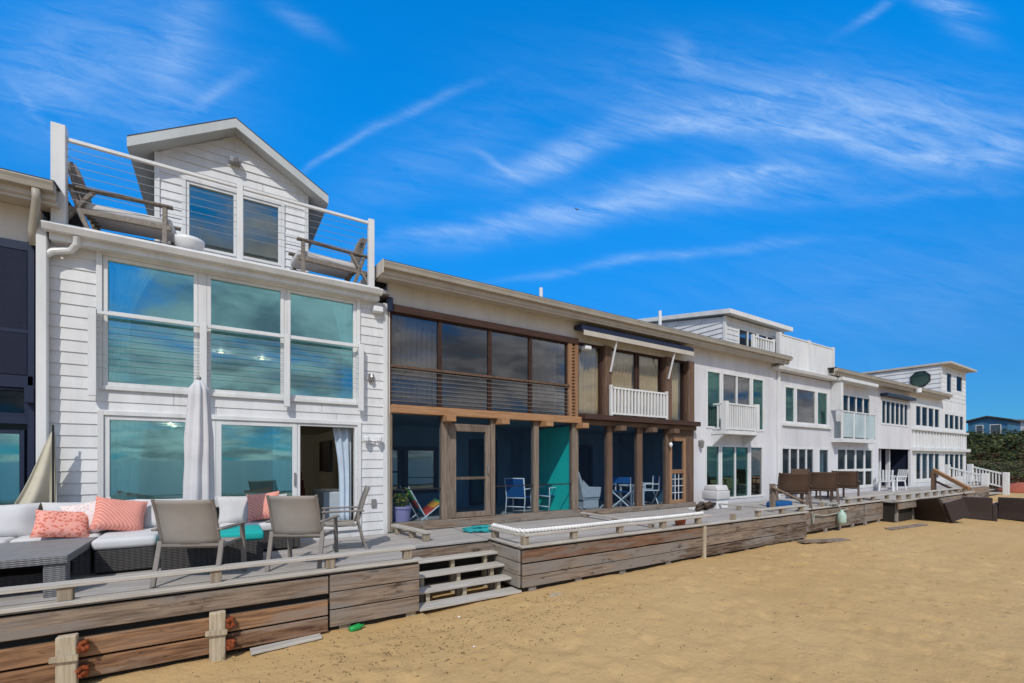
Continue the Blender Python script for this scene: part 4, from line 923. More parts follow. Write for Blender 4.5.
# deck 4
D4F = 5.9; d4a, d4b = X(897, D4F), X(972, D4F)
d4 = deck('wooden_deck', 'low far deck with a blocky rail beside the white beach stairs', d4a, d4b, D4F, FY - .14)
MB().box(d4a - .03, d4b + .02, D4F - .09, D4F + .06, ZD + .001, ZD + .06).build('coping', capw, d4, .005)
edge(d4, d4a, d4b, D4F - .03, ZD, 1, ZD - .26, skirtw); cap_rail(d4, (d4a, D4F), (d4b, D4F), ZD + .058, [(d4a + .15 + k * (d4b - d4a - .3) / 9, D4F) for k in range(10)], .16, .16)
for k in range(6): xx = d4a + .2 + k * (d4b - d4a - .4) / 5; MB().box(xx - .08, xx + .08, D4F + .05, D4F + .2, -.2, ZD - .04).build('pile', skirty, d4)
d5 = deck('wooden_deck', 'farthest grey deck under the three storey end house', d4b + .05, 35.3, 7.0, FY - .14)
edge(d5, d4b + .05, 35.3, 6.97, ZD, 2, .15, skirtw)
# beach stairs with white rails
bs = thing('beach_stairs', 'white railed wooden stairs going down to the sand at the far end of the row', 'stairs', (37.5, 8, 0))
sx0, sx1 = 35.5, 40.0
for k in range(5): MB().box(sx0 + .05, sx1 - .05, 8.55 - .30 * (k + 1), 8.55 - .30 * k + .02, ZD - .17 * (k + 1) - .05 + .12, ZD - .17 * (k + 1) + .12).build('tread', deckw, bs)
for xx in (sx0, sx1):
    w = MB(); a = Vector((xx, 8.72, 1.80)); b = Vector((xx, 7.15, 1.32)); w.beam(a, b, .12, .09); w.beam(a - Vector((0, 0, .80)), b - Vector((0, 0, .80)), .1, .09)
    for k in range(1, 11): p = a.lerp(b, k / 11); w.box(xx - .03, xx + .03, p.y - .03, p.y + .03, p.z - .80, p.z - .03)
    w.build('stair_railing', trim, bs)
    for p in (a, b): MB().box(xx - .13, xx + .13, p.y - .13, p.y + .13, .0 if p is b else ZD, p.z + .14).build('newel', trim, bs, .01)
w = MB()
for k in range(1, 26): xx = sx0 + .2 + k * .165; w.box(xx - .03, xx + .03, 8.78, 8.84, ZD + .1, 1.75)
hr = thing('handrail', 'brown sloping handrail with a stout post at the end of the blocky far rail', 'handrail', (26.4, 6.9, ZD))
MB().beam((26.5, 6.95, 1.76), (25.65, 5.62, 1.02), .1, .16).build('rail', orange, hr, .01); MB().box(26.42, 26.58, 6.86, 7.02, ZD, 1.68).build('post', brown, hr, .01)
MB().beam((26.5, 6.95, 1.30), (25.65, 5.70, .75), .06, .08).build('lower_rail', brown, hr)

# ------------------------------------------------------------------ furniture
def pillow_mb(wd, ht, th, n=12):
    mb = MB()
    for s_ in (-1, 1):
        o_ = len(mb.v)
        for j in range(n + 1):
            for i in range(n + 1):
                u, v = i / n * 2 - 1, j / n * 2 - 1; k = max(0, (1 - u ** 4) * (1 - v ** 4)) ** .6
                pin = 1 - .07 * (1 - abs(u) ** 2) * abs(v) ** 3; pin2 = 1 - .07 * (1 - abs(v) ** 2) * abs(u) ** 3
                mb.v.append(Vector((u * wd / 2 * pin2, s_ * th / 2 * k + .012 * noise.noise((u * 2.2, v * 2.2, s_ * 3 + wd)), v * ht / 2 * pin)))
        for j in range(n):
            for i in range(n):
                q = (o_ + j * (n + 1) + i, o_ + j * (n + 1) + i + 1, o_ + (j + 1) * (n + 1) + i + 1, o_ + (j + 1) * (n + 1) + i); mb.f.append(q if s_ < 0 else tuple(reversed(q)))
    return mb
def pillow(name, label, cat, loc, size, rot, mat, group=None, parent=None):
    mb = pillow_mb(*size); o = mb.build(name, mat, parent, smooth=True)
    o.data.transform(Matrix.Translation(OFF[o.name]))
    o.location = Vector(loc) - (OFF[parent.name] if parent else Vector((0, 0, 0))); o.rotation_euler = [math.radians(r) for r in rot]
    if parent is None: tag(o, label, cat, group)
    return o
def sling_chair(label, sm_, fm):
    t = thing('sling_chair', label, 'chair')
    sf = MB(); bk = [( .24 - .0, .42), (.10, .40), (-.12, .395), (-.24, .42)]
    MB().add([(-.26, .27, .43), (.26, .27, .43), (.26, .05, .405), (-.26, .05, .405), (.26, -.2, .41), (-.26, -.2, .41)], [(0, 3, 2, 1), (3, 5, 4, 2)]).build('seat', sm_, t, solid=.012)
    pts = [(-.21, .42), (-.245, .52), (-.285, .66), (-.33, .82), (-.37, .93), (-.395, .975)]; b = MB()
    for (y, z) in pts: b.v += [Vector((-.25, y, z)), Vector((-.08, y - .025, z)), Vector((.08, y - .025, z)), Vector((.25, y, z))]
    b.f = [(i * 4 + k, i * 4 + k + 1, i * 4 + 5 + k, i * 4 + 4 + k) for i in range(len(pts) - 1) for k in range(3)]; b.build('backrest', sm_, t, solid=.014, smooth=True)
    f = MB()
    for s_ in (-1, 1): f.tube([(s_ * .265, .28, .44), (s_ * .265, -.2, .415), (s_ * .265, -.25, .53), (s_ * .265, -.33, .82), (s_ * .265, -.395, .985)], .017, 8)
    f.beam((-.265, .28, .425), (.265, .28, .425), .03, .03); f.beam((-.265, -.24, .45), (.265, -.24, .45), .03, .03); f.build('frame', fm, t)
    for s_ in (-1, 1):
        MB().beam((s_ * .285, .30, 0), (s_ * .285, .24, .62), .045, .03).build('leg', fm, t, .004); MB().beam((s_ * .285, -.36, 0), (s_ * .285, -.23, .50), .045, .03).build('leg', fm, t, .004)
        MB().obox((s_ * .30, -.02, .635), (.055, .60, .026), Matrix.Identity(3)).build('armrest', fm, t, .008)
    return t
GC = 'taupe sling chairs round the teal ottoman'
ch = sling_chair('taupe sling chair seen from behind, nearest the closed umbrella', sling, slingf)
place(ch, (-.19, 6.50, ZD), -26, group=GC); ch.scale = (1.14, 1.02, .985)
c2 = copy_tree(ch); place(c2, (.93, 6.60, ZD), -30, 'taupe sling chair seen from behind, just left of the open doorway', GC); c2.scale = (1.12, 1.0, .975)
c3 = copy_tree(ch); place(c3, (1.55, 7.35, ZD), 80, 'taupe sling chair turned side on in front of the open doorway', GC)
# sectional sofa
sf = thing('sectional_sofa', 'charcoal wicker corner sofa with thick white cushions under the picture window', 'sofa', (-1.0, 8.1, ZD))
w = MB().box(-3.0, .95, 7.85, 8.5, ZD + .03, ZD + .30); w.box(-1.30, -.72, 7.32, 7.849, ZD + .03, ZD + .30); w.box(-3.0, 1.02, 8.5, 8.58, ZD + .03, ZD + .66); w.box(.952, 1.04, 7.85, 8.499, ZD + .03, ZD + .56)
w.build('base', wickD, sf, .015, 2)
for (a, b, c_, d_) in ((-1.33, -.70, 7.30, 8.36), (-.69, -.05, 7.86, 8.36), (-.04, .94, 7.86, 8.36), (-3.0, -2.18, 7.86, 8.36), (-2.17, -1.34, 7.86, 8.36)): MB().box(a, b, c_, d_, ZD + .305, ZD + .44).build('seat_cushion', cushW, sf, .05, 4, True)
for (cx_, mt) in ((-2.5, cushW), (-1.52, cushW), (-.56, cushW), (.42, cushG)): pillow('back_cushion', '', '', (cx_, 8.30, ZD + .62), (.98, .46, .27), (-16, 0, random.uniform(-3, 3)), mt, parent=sf)
PG = 'throw pillows on the corner sofa'
pillow('throw_pillow', 'coral and red chequered pillow lying low on the white sofa', 'pillow', (X(63, 7.92), 7.92, ZD + .585), (.54, .40, .17), (-38, 8, 12), coralc, PG)
pillow('throw_pillow', 'pale pink pillow between the chequered pillow and the coral pillow', 'pillow', (X(90, 8.06), 8.06, ZD + .64), (.50, .46, .15), (-24, -12, 8), pink, PG)
pillow('throw_pillow', 'large bright coral pillow leaning at the corner of the white sofa', 'pillow', (X(120, 8.02), 8.02, ZD + .66), (.56, .46, .17), (-24, 11, 14), coral, PG)
pillow('throw_pillow', 'coral striped pillow at the right end of the sofa, above the teal ottoman', 'pillow', (.55, 8.08, ZD + .68), (.46, .44, .16), (-20, -6, -12), coral, PG)
# wicker table and ottoman
wt = thing('wicker_table', 'low grey wicker table with an open front at the left edge of the deck', 'table', (-1.9, 7.0, ZD))
MB().box(-2.8, -1.34, 6.40, 7.76, ZD + .34, ZD + .42).build('tabletop', wickG, wt, .01, 2)
MB().box(-2.75, -1.40, 7.66, 7.71, ZD + .02, ZD + .338).build('back_panel', wickD, wt)
for (a, b) in ((-2.78, 6.43), (-1.53, 6.43), (-2.78, 7.48), (-1.53, 7.48)): MB().box(a, a + .17, b, b + .17, ZD, ZD + .338).build('leg', wickG, wt, .008)
MB().box(-2.4, -1.5, 6.75, 7.1, ZD + .02, ZD + .2).build('inner_shelf', wickD, wt)
ot = thing('ottoman', 'charcoal wicker ottoman with a teal cushion top between the chairs', 'ottoman', (-.05, 7.15, ZD))
MB().box(-.62, .46, 6.86, 7.6, ZD + .02, ZD + .345).build('base', wickD, ot, .012, 2); MB().box(-.63, .47, 6.85, 7.61, ZD + .348, ZD + .46).build('cushion', cushT, ot, .035, 3, True)
# closed umbrella
ux, uy = X(199, 7.15), 7.15
um = thing('patio_umbrella', 'closed pale grey patio umbrella standing behind the sling chairs', 'umbrella', (ux, uy, ZD))
ztop = Z(199, 378, uy); zbot = Z(199, 502, uy); mb = MB(); n = 48; rows = 16
for j in range(rows + 1):
    f = j / rows; z = ztop - .03 + (zbot - ztop) * f; r = .03 + .055 * min(1, f * 16) ** .6 + .035 * min(1, f * 2.2) + .035 * f
    for k in range(n):
        a = 2 * math.pi * k / n; rr = r * (1 + .19 * math.cos(a * 8 + .9 * math.sin(a * 2 + 1) + f * 2.2 + .6 * noise.noise((f * 3, 0, 1))) + .06 * noise.noise((math.cos(a) * 2, math.sin(a) * 2, f * 5)))
        mb.v.append(Vector((ux + rr * math.cos(a), uy + rr * math.sin(a), z + .05 * math.cos(a * 8) * (f == 1))))
mb.f = [(j * n + k, j * n + (k + 1) % n, (j + 1) * n + (k + 1) % n, (j + 1) * n + k) for j in range(rows) for k in range(n)]; mb.f = [tuple(reversed(q)) for q in mb.f]; mb.f.append(tuple(range(n)))
mb.build('canopy', umbf, um, smooth=True); MB().tube([(ux, uy, ZD), (ux, uy, ztop)], .02, 10).lathe([(.012, ztop - .03), (.03, ztop), (.012, ztop + .02)], (ux, uy, 0), 10).build('pole', metal, um, smooth=True)
MB().lathe([(.24, ZD), (.24, ZD + .04), (.05, ZD + .08), (.04, ZD + .2)], (ux, uy, 0), 20).build('base', black, um)
# hanging canvas
cY = 8.47; cx_ = X(53.5, cY); cv = thing('canvas_sheet', 'beige canvas sheet hung from a thin pole beside the white downspout', 'canvas', (cx_, cY, ZD))
mb = MB(); n = 24; rows = 14; zt_ = Z(53, 432, cY); zb_ = ZD + .70; xl = X(8, cY)
for j in range(rows + 1):
    f = j / rows; z = zt_ + (zb_ - zt_) * f; a = cx_ - .02 + (xl - cx_) * f * (1 - .12 * math.sin(f * 3.14)); b = cx_ + .015 + .02 * f
    for i in range(n + 1):
        g_ = i / n; mb.v.append(Vector((a + (b - a) * g_, cY + (.03 + .05 * f) * math.sin(g_ * 9 + .8 * f) * f, z + .05 * math.sin(g_ * 3) * f)))
mb.f = [(j * (n + 1) + i, j * (n + 1) + i + 1, (j + 1) * (n + 1) + i + 1, (j + 1) * (n + 1) + i) for j in range(rows) for i in range(n)]
mb.build('cloth', canvas, cv, smooth=True, solid=.008); MB().tube([(cx_, cY - .02, ZD), (cx_, cY - .02, Z(53, 425, cY))], .012, 8).build('pole', black, cv)
# roof balcony chairs
def deck_lounger():
    t = thing('teak_lounge_chair', 'x', 'chair')
    f = MB()
    for s_ in (-1, 1):
        yy = s_ * .36
        f.beam((-.62, yy, .30), (.70, yy, .30), .05, .08); f.beam((.62, yy, 0), (.62, yy, .62), .06, .06); f.beam((-.25, yy, 0), (-.45, yy, .60), .06, .06); f.beam((-.60, yy, 0), (-.18, yy, .64), .06, .05)
        f.beam((-.55, yy, .62), (.72, yy, .62), .09, .035)
    f.build('frame', advw, t, .006)
    b = MB()
    for k in range(6): yy = -.30 + k * .12; b.beam((-.30, yy, .32), (-.52, yy * 1.1, .98 + .10 * math.sin(k / 5 * 3.14)), .10, .022)
    b.build('backrest', advw, t, .006); MB().box(-.33, .70, -.32, .32, .35, .47).build('seat_cushion', cushW, t, .04, 3, True)
    return t
zf = zg + .048; LG = 'teak lounge chairs on the roof balcony'
l1 = deck_lounger(); place(l1, (X(119, 9.08), 9.08, zf), -4, 'grey teak lounge chair with white cushion at the left end of the roof balcony', LG)
l2 = copy_tree(l1); place(l2, (X(334, 9.1), 9.1, zf), 184, 'grey teak lounge chair with white cushion at the right end of the roof balcony', LG)
tag(MB().lathe([(.06, 0), (.13, .06), (.165, .15), (.17, .19), (.15, .19), (.12, .09)], (0, 0, 0), 20).xform(Matrix.Translation((X(189, 8.82), 8.82, zf)) @ Matrix.Scale(1.25, 4)).build('planter_bowl', white, smooth=True), 'round white bowl on the roof balcony edge below the left dormer window', 'bowl')

# porch furniture
def porch_chair():
    t = thing('porch_chair', 'x', 'chair'); f = MB()
    for s_ in (-1, 1):
        f.tube([(s_ * .25, .24, 0), (s_ * .25, .20, .42), (s_ * .25, .22, .64), (s_ * .25, -.24, .64)], .016, 7); f.tube([(s_ * .25, -.30, 0), (s_ * .25, -.22, .42), (s_ * .25, -.32, .92)], .016, 7)
    for (y, z) in ((.2, .42), (-.22, .42), (-.32, .91), (.22, .15), (-.26, .2)): f.tube([(-.25, y, z), (.25, y, z)], .014, 7)
    f.build('frame', white, t, smooth=True); MB().add([(-.24, .2, .425), (.24, .2, .425), (.24, -.22, .425), (-.24, -.22, .425)], [(0, 3, 2, 1)]).build('seat', blued, t, solid=.02)
    MB().add([(-.24, -.225, .44), (.24, -.225, .44), (.24, -.318, .90), (-.24, -.318, .90)], [(0, 1, 2, 3)]).build('backrest', blued, t, solid=.02); return t
PC = 'blue and white chairs in the teal porch'
fl2 = ZD + .03
p1 = porch_chair(); place(p1, (X(519, 9.7), 9.7, fl2), -55, 'white framed blue chair behind the screen just right of the screen door', PC)
p2 = copy_tree(p1); place(p2, (X(548, 9.75), 9.75, fl2), 100, 'white framed blue chair in front of the bright teal wall', PC)
def director():
    t = thing('director_chair', 'x', 'chair'); f = MB()
    for s_ in (-1, 1):
        f.beam((-.26, s_ * .22, 0), (.26, s_ * .22, .45), .03, .03); f.beam((.26, s_ * .22 * .9, 0), (-.26, s_ * .22 * .9, .45), .03, .03)
        f.beam((s_ * .27, -.24, .46), (s_ * .27, .24, .46), .03, .03); f.beam((s_ * .27, -.22, .46), (s_ * .27, -.24, .88), .03, .03); f.beam((s_ * .27, .2, .46), (s_ * .27, .2, .64), .03, .03); f.beam((s_ * .27, -.25, .65), (s_ * .27, .25, .65), .05, .025)
    f.build('frame', white, t); MB().box(-.26, .26, -.22, .22, .44, .455).build('seat', blued, t); MB().box(-.28, .28, -.26, -.245, .70, .88).build('backrest', blued, t); return t
DG = 'folding blue director chairs in the brown porch'
e1_ = director(); place(e1_, (X(623, 9.5), 9.5, fl2), -60, 'folding white and blue director chair left of the small white table', DG)
e2_ = copy_tree(e1_); place(e2_, (X(648.5, 9.5), 9.5, fl2), 60, 'folding white and blue director chair right of the small white table', DG)
tb_ = thing('side_table', 'small white table between the two blue director chairs', 'table', (X(632, 9.5), 9.5, fl2))
MB().box(X(632, 9.5) - .3, X(632, 9.5) + .3, 9.25, 9.75, fl2 + .60, fl2 + .64).build('tabletop', white, tb_, .006)
for (a, b) in ((-.26, -.2), (.26, -.2), (-.26, .2), (.26, .2)): xx = X(632, 9.5) + a; MB().box(xx - .02, xx + .02, 9.48 + b, 9.52 + b, fl2, fl2 + .598).build('leg', white, tb_)
rk = thing('rocking_chair', 'pale wicker rocking chair at the left end of the brown porch', 'chair', (X(585, 9.12), 9.12, fl2))
wickW = wicker('white_wicker', (0.74, 0.76, 0.78)); ry = 9.12; rx = X(585, ry)
MB().prism([(rx - .30, fl2 + .36), (rx - .22, fl2 + .36), (rx - .30, fl2 + .75), (rx - .44, fl2 + 1.08), (rx - .48, fl2 + 1.06), (rx - .38, fl2 + .72)], 1, ry - .28, ry + .28).build('backrest', wickW, rk, .02, 2)
MB().box(rx - .30, rx + .28, ry - .27, ry + .27, fl2 + .34, fl2 + .40).build('seat', wickW, rk, .02, 2); MB().box(rx - .26, rx + .25, ry - .25, ry + .25, fl2 + .13, fl2 + .338).build('skirt', wickW, rk)
for s_ in (-1, 1):
    MB().prism([(rx - .30, fl2 + .40), (rx + .26, fl2 + .40), (rx + .30, fl2 + .66), (rx - .12, fl2 + .68), (rx - .33, fl2 + .86)], 1, ry + s_ * .285 - .02, ry + s_ * .285 + .02).build('arm', wickW, rk, .01)
    MB().tube([(rx + .60 * math.sin(a), ry + s_ * .24, fl2 + .02 + .55 * (1 - math.cos(a))) for a in [(-.75 + k * .15) for k in range(11)]], .02, 7).build('rocker', wickW, rk, smooth=True)
# pot with flowers and a striped beach chair in the porch
pt = thing('flower_pot', 'lilac plastic pot with small plants inside the porch screen', 'pot', (X(401.5, 8.98), 8.98, ZD + .02)); px_ = X(401, 8.98)
MB().lathe([(.15, ZD + .02), (.20, ZD + .42), (.22, ZD + .425), (.22, ZD + .47), (.19, ZD + .47), (.17, ZD + .42)], (px_, 8.98, 0), 22).build('pot', purple, pt, smooth=False)
w = MB()
for k in range(60):
    a = random.random() * 6.28; r = random.random() * .14; p = Vector((px_ + r * math.cos(a), 8.98 + r * math.sin(a), ZD + .45)); q = p + Vector((random.uniform(-.08, .08), random.uniform(-.08, .08), random.uniform(.08, .26))); w.tube([p, q], .004, 4); w.obox(q, (.05, .006, .07), Matrix.Rotation(random.random() * 6, 3, 'Z') @ Matrix.Rotation(random.random() * 2, 3, 'X'))
w.build('plant', leafmat('pot_leaf', [(0.04, 0.10, 0.02), (0.08, 0.14, 0.03), (0.50, 0.40, 0.04)]), pt)
m, t, o = new_mat('striped_chair_cloth'); sep = t.n('ShaderNodeSeparateXYZ'); t.l(ocoord(t), sep.inputs[0]); rp_ = t.n('ShaderNodeValToRGB'); rp_.color_ramp.interpolation = 'CONSTANT'
for i, (pos, cc) in enumerate(((0, (.55, .05, .03, 1)), (.3, (.70, .28, .03, 1)), (.5, (.10, .35, .08, 1)), (.7, (.60, .08, .04, 1)), (.85, (.02, .2, .3, 1)))):
    e_ = rp_.color_ramp.elements[i] if i < 2 else rp_.color_ramp.elements.new(pos); e_.position = pos; e_.color = cc
t.l(t.m('FRACT', t.m('MULTIPLY', sep.outputs[0], 1.4)), rp_.inputs[0]); principled(t, o, rp_.outputs[0], 0.7)
k0, k1, k2 = X(405, 9.25), X(421, 9.25), X(439, 9.25); bc = thing('beach_chair', 'folding beach chair with red, orange and green striped cloth inside the screened porch', 'chair', (k1, 9.25, fl2))
mb = MB()
for q in range(13):
    f = q / 12
    if f < .55: x_ = k0 + (k1 - k0) * f / .55; z_ = fl2 + .78 - .60 * f / .55
    else: x_ = k1 + (k2 - k1) * (f - .55) / .45; z_ = fl2 + .18 + .30 * (f - .55) / .45
    mb.v += [Vector((x_, 9.0, z_)), Vector((x_, 9.5, z_ + .02))]
mb.f = [(q * 2, q * 2 + 2, q * 2 + 3, q * 2 + 1) for q in range(12)]; mb.build('cloth', m, bc, solid=.015, smooth=True)
w = MB()
for yy in (8.98, 9.52): w.tube([(k0 - .02, yy, fl2 + .82), (k1 + .1, yy, fl2)], .013, 6); w.tube([(k2 + .02, yy, fl2 + .50), (k1 - .25, yy, fl2)], .013, 6)
w.build('frame', white, bc)

# rope along the rail of deck 2, coils, net
def rope(name, label, pts, r, mat, amp=.5, per=.14):
    mb = MB(); P = []; 
    for a, b in zip(pts[:-1], pts[1:]):
        a, b = Vector(a), Vector(b); n = max(2, int((b - a).length / .025)); P += [a.lerp(b, i / n) for i in range(n)]
    P.append(Vector(pts[-1])); s_ = 0
    for strand in range(2):
        q = []
        for i, p in enumerate(P):
            if i: s_ = s_ + (P[i] - P[i - 1]).length if strand == 0 or True else s_
            a = 2 * math.pi * (i * .025 / per) + math.pi * strand; d = (P[min(i + 1, len(P) - 1)] - P[max(0, i - 1)]).normalized(); M = orient(d); q.append(p + M @ Vector((math.cos(a) * r * amp, math.sin(a) * r * amp, 0)))
        mb.tube(q, r * .72, 6)
    return tag(mb.build(name, mat, smooth=True), label, 'rope')
rz_ = ZD + .038 + .14 + .041 + .035
rope('thick_rope', 'thick white twisted rope lying along the low rail of the empty deck', [(D2X0 + .0, RECY + .02, rz_), (D2X0 + .01, DF + .15, rz_), (D2X0 + .10, DF + .0, rz_), (D2X0 + 1.2, DF - .04, rz_), (D2X0 + 2.4, DF + .02, rz_), (D2X0 + 3.4, DF - .03, rz_), (X(703, DF), DF - .0, rz_)], .034, ropem)
def coil(name, label, c, r, n, tr, mat, jit=.0, cat='rope'):
    pts = []
    for i in range(n * 14): a = i * 2 * math.pi / 14; k = i / (n * 14); rr = r * (.35 + .65 * random.uniform(1 - jit, 1) * (k if jit == 0 else random.uniform(.5, 1))); pts.append((c[0] + rr * math.cos(a) * (1.35 if jit else 1), c[1] + rr * math.sin(a), c[2] + tr + (random.random() * jit * .08)))
    return tag(MB().tube(pts, tr, 6).build(name, mat, smooth=True), label, cat)
p = G(609, 513); coil('rope_coil', 'small white rope coil lying on the empty deck beyond the rail', (p.x, 7.2, ZD), .20, 5, .022, ropem)
p = G(484, 525); coil('fishing_net', 'tangled heap of teal netting on the deck near the screen door', (X(482, 7.9), 7.9, ZD), .34, 16, .012, netm, .7, 'net')
x_ = X(681, DF + .12); tag(MB().lathe([(.09, 0), (.12, .15), (.135, .155), (.135, .18), (.11, .18), (.09, .1)], (x_, DF + .14, ZD), 16).build('flower_pot', terra), 'terracotta pot standing behind the right end of the white rope', 'pot')
p = G(668, 508); tag(MB().box(11.0, 11.3, 7.9, 8.1, ZD + .001, ZD + .07).build('deck_tray', white, bevel=.02, seg=2), 'small white tray on the deck below the wooden screen door', 'tray')
# things in front of house 4
gx_ = X(716, 8.1); cvr = thing('covered_grill', 'low grill under a pale fitted cover against the pale house', 'grill', (gx_, 8.1, ZD))
MB().box(gx_ - .32, gx_ + .32, 7.85, 8.35, ZD + .25, ZD + .5).prism([(7.85, ZD + .501), (8.35, ZD + .501), (8.28, ZD + .66), (7.92, ZD + .66)], 0, gx_ - .27, gx_ + .27).build('cover', cushG, cvr, .03, 3, True)
MB().box(gx_ - .28, gx_ + .28, 7.9, 8.3, ZD, ZD + .248).build('stand', white, cvr)
lg = thing('log_stack', 'small heap of dark driftwood left of the covered grill', 'driftwood', (X(703, 7.9), 7.9, ZD))
for k in range(6): a = Vector((X(700, 7.9) - .4 + k * .13, 7.7 + .1 * (k % 3), ZD + .05 + .08 * (k % 2))); MB().tube([a, a + Vector((.5, .2, .03)), a + Vector((.9, .25, .0))], [.05, .045, .03], 7).build('branch', stemm, lg, smooth=True)
tag(MB().box(X(774, 6.9), X(788, 6.9), 6.75, 7.15, ZD + .002, ZD + .22).build('blue_bag', blued, bevel=.08, seg=4, smooth=True), 'blue fabric bundle on the deck under the diagonal wooden brace', 'bundle')
# brown chairs on deck 3
BG = 'brown sling chairs on the weathered deck'
b1 = sling_chair('brown sling chair nearest the diagonal wooden brace', bsling, bslingf); place(b1, (X(790, 6.85), 6.85, ZD), -48, group=BG); b1.scale = (1.45, 1.1, 1.05)
b2 = copy_tree(b1); place(b2, (X(819, 6.95), 6.95, ZD), -52, 'brown sling chair in the middle of three on the weathered deck', BG); b2.scale = (1.45, 1.1, 1.05)
b3 = copy_tree(b1); place(b3, (X(845, 7.1), 7.1, ZD), -70, 'brown sling chair farthest from the diagonal brace, by the white porch windows', BG); b3.scale = (1.3, 1.1, 1.05)
b4 = copy_tree(b1); place(b4, (X(806, 8.0), 8.0, ZD), 140, 'brown sling chair facing the others, close to the pale house wall', BG, 1.1)
bt = thing('patio_table', 'low dark brown slatted table among the brown sling chairs', 'table', (X(830, 7.7), 7.7, ZD)); xx = X(830, 7.7)
MB().box(xx - .5, xx + .5, 7.4, 8.0, ZD + .42, ZD + .46).build('tabletop', bslingf, bt, .006)
for (a, b) in ((-.45, -.25), (.45, -.25), (-.45, .25), (.45, .25)): MB().box(xx + a - .025, xx + a + .025, 7.675 + b, 7.725 + b, ZD, ZD + .418).build('leg', bslingf, bt)
# white chairs in house 7 porch
WG = 'white chairs on the dark far porch'
def plastic_chair():
    t = thing('white_chair', 'x', 'chair')
    MB().box(-.26, .26, -.24, .26, .40, .44).build('seat', white, t, .02, 2); b = MB()
    for k in range(5): b.beam((-.2 + k * .1, -.24, .42), (-.22 + k * .11, -.36, .95), .07, .02)
    b.build('backrest', white, t)
    for (a, c_) in ((-.23, .22), (.23, .22), (-.23, -.22), (.23, -.22)): MB().beam((a * 1.1, c_ * 1.1, 0), (a, c_, .40), .045, .045).build('leg', white, t)
    for s_ in (-1, 1): MB().box(s_ * .29 - .03, s_ * .29 + .03, -.26, .26, .62, .65).box(s_ * .29 - .02, s_ * .29 + .02, .2, .25, 0, .619).build('armrest', white, t)
    return t
wc1 = plastic_chair(); place(wc1, (X(886, 8.3), 8.3, ZD), -70, 'white slatted chair at the left of the dark far porch', WG)
wc2 = copy_tree(wc1); place(wc2, (X(896, 8.4), 8.4, ZD), 60, 'white slatted chair at the right of the dark far porch', WG)

# wicker furniture dumped on the sand
def wicker_sofa(wd):
    t = thing('wicker_sofa', 'x', 'sofa')
    MB().box(-wd / 2, wd / 2, -.42, .40, .06, .34).build('base', wickB, t, .02, 2)
    MB().prism([(-.44, .06), (-.42, .34), (-.50, .84), (-.40, .86), (-.28, .345), (-.28, .06)], 0, -wd / 2 - .001, wd / 2 + .001).build('backrest', wickB, t, .02, 2)
    for s_ in (-1, 1): xx = s_ * (wd / 2 + .062); MB().box(xx - .06, xx + .06, -.42, .42, .0, .62).build('arm', wickB, t, .02, 2)
    return t
SG = 'dark brown wicker sofas left on the sand'
s1 = wicker_sofa(1.25); s1['label'] = 'dark brown wicker sofa tipped forward on the sand under the far deck'
p = G(938, 522, .08); s1.scale = (.9, .9, 1); s1.location = (p.x + .3, p.y, .13); s1.rotation_euler = (math.radians(14), math.radians(-10), math.radians(-116))
s2 = wicker_sofa(.75); s2['label'] = 'dark brown wicker armchair standing next to the tipped sofa'; s2['category'] = 'armchair'; s2.name = 'wicker_armchair'
p = G(973, 519.5, .06); place(s2, (p.x + .3, p.y, .02), -72, group=SG); s1['group'] = SG
s3 = wicker_sofa(1.3); p = G(1024, 521, .04); place(s3, (p.x + .3, p.y, .0), -84, 'dark brown wicker sofa cut off by the right edge of the photo', SG)
tag(MB().box(23.0, 23.6, 4.95, 5.55, .0, .46).build('wicker_box', wickB, bevel=.02, seg=2), 'low dark wicker box on the sand between the armchair and the rightmost sofa', 'box')
# buoy, ropes, boards, litter
bu = thing('plastic_float', 'pale green plastic float hanging on the weathered deck skirt', 'float', (X(838, D3F - .12), D3F - .12, .33)); bx_ = X(838, D3F - .12)
MB().lathe([(.03, .30), (.09, .32), (.115, .37), (.115, .56), (.085, .63), (.04, .67), (.04, .72)], (bx_, D3F - .22, 0), 16).build('body', mint, bu, smooth=True); MB().tube([(bx_, D3F - .2, .74), (bx_, D3F - .1, .86)], .012, 6).build('cord', ropeg, bu)
pts = [(X(812, D3F - .1), D3F - .1, .74), (X(813, D3F - .1), D3F - .1, .40), (X(814, D3F - .1), D3F - .11, .66), (X(824, D3F - .1), D3F - .1, .58), (X(836, D3F - .1), D3F - .1, .60), (X(848, D3F - .1), D3F - .1, .70)]
rope('thin_rope', 'thin pale rope draped along the weathered deck skirt above the float', pts, .018, ropeg)
coil('rope_tangle', 'tangle of pale green rope on the rail corner of the weathered deck', (X(826, D3F + .1), D3F + .05, ZD + .05), .28, 10, .016, ropeg, .8)
tag(MB().obox((X(822, 5.6), 5.55, .13), (1.7, .22, .05), Matrix.Rotation(math.radians(-12), 3, 'Z') @ Matrix.Rotation(math.radians(2), 3, 'Y')).build('plank', skirtw, bevel=.006), 'loose grey board lying on the sand below the green float', 'plank')
tag(MB().obox((X(905, 5.4), 5.35, .12), (2.2, .2, .04), Matrix.Rotation(math.radians(-6), 3, 'Z')).build('plank', skirtw, bevel=.006), 'loose grey board on the sand left of the tipped wicker sofa', 'plank')
p = G(285, 637, .05); tag(MB().obox((p.x, 5.93, .045), (.75, .16, .03), Matrix.Rotation(math.radians(1), 3, 'Z') @ Matrix.Rotation(math.radians(-2), 3, 'Y')).build('plank', capw, bevel=.005), 'short pale board under the planks of the furnished deck', 'plank')
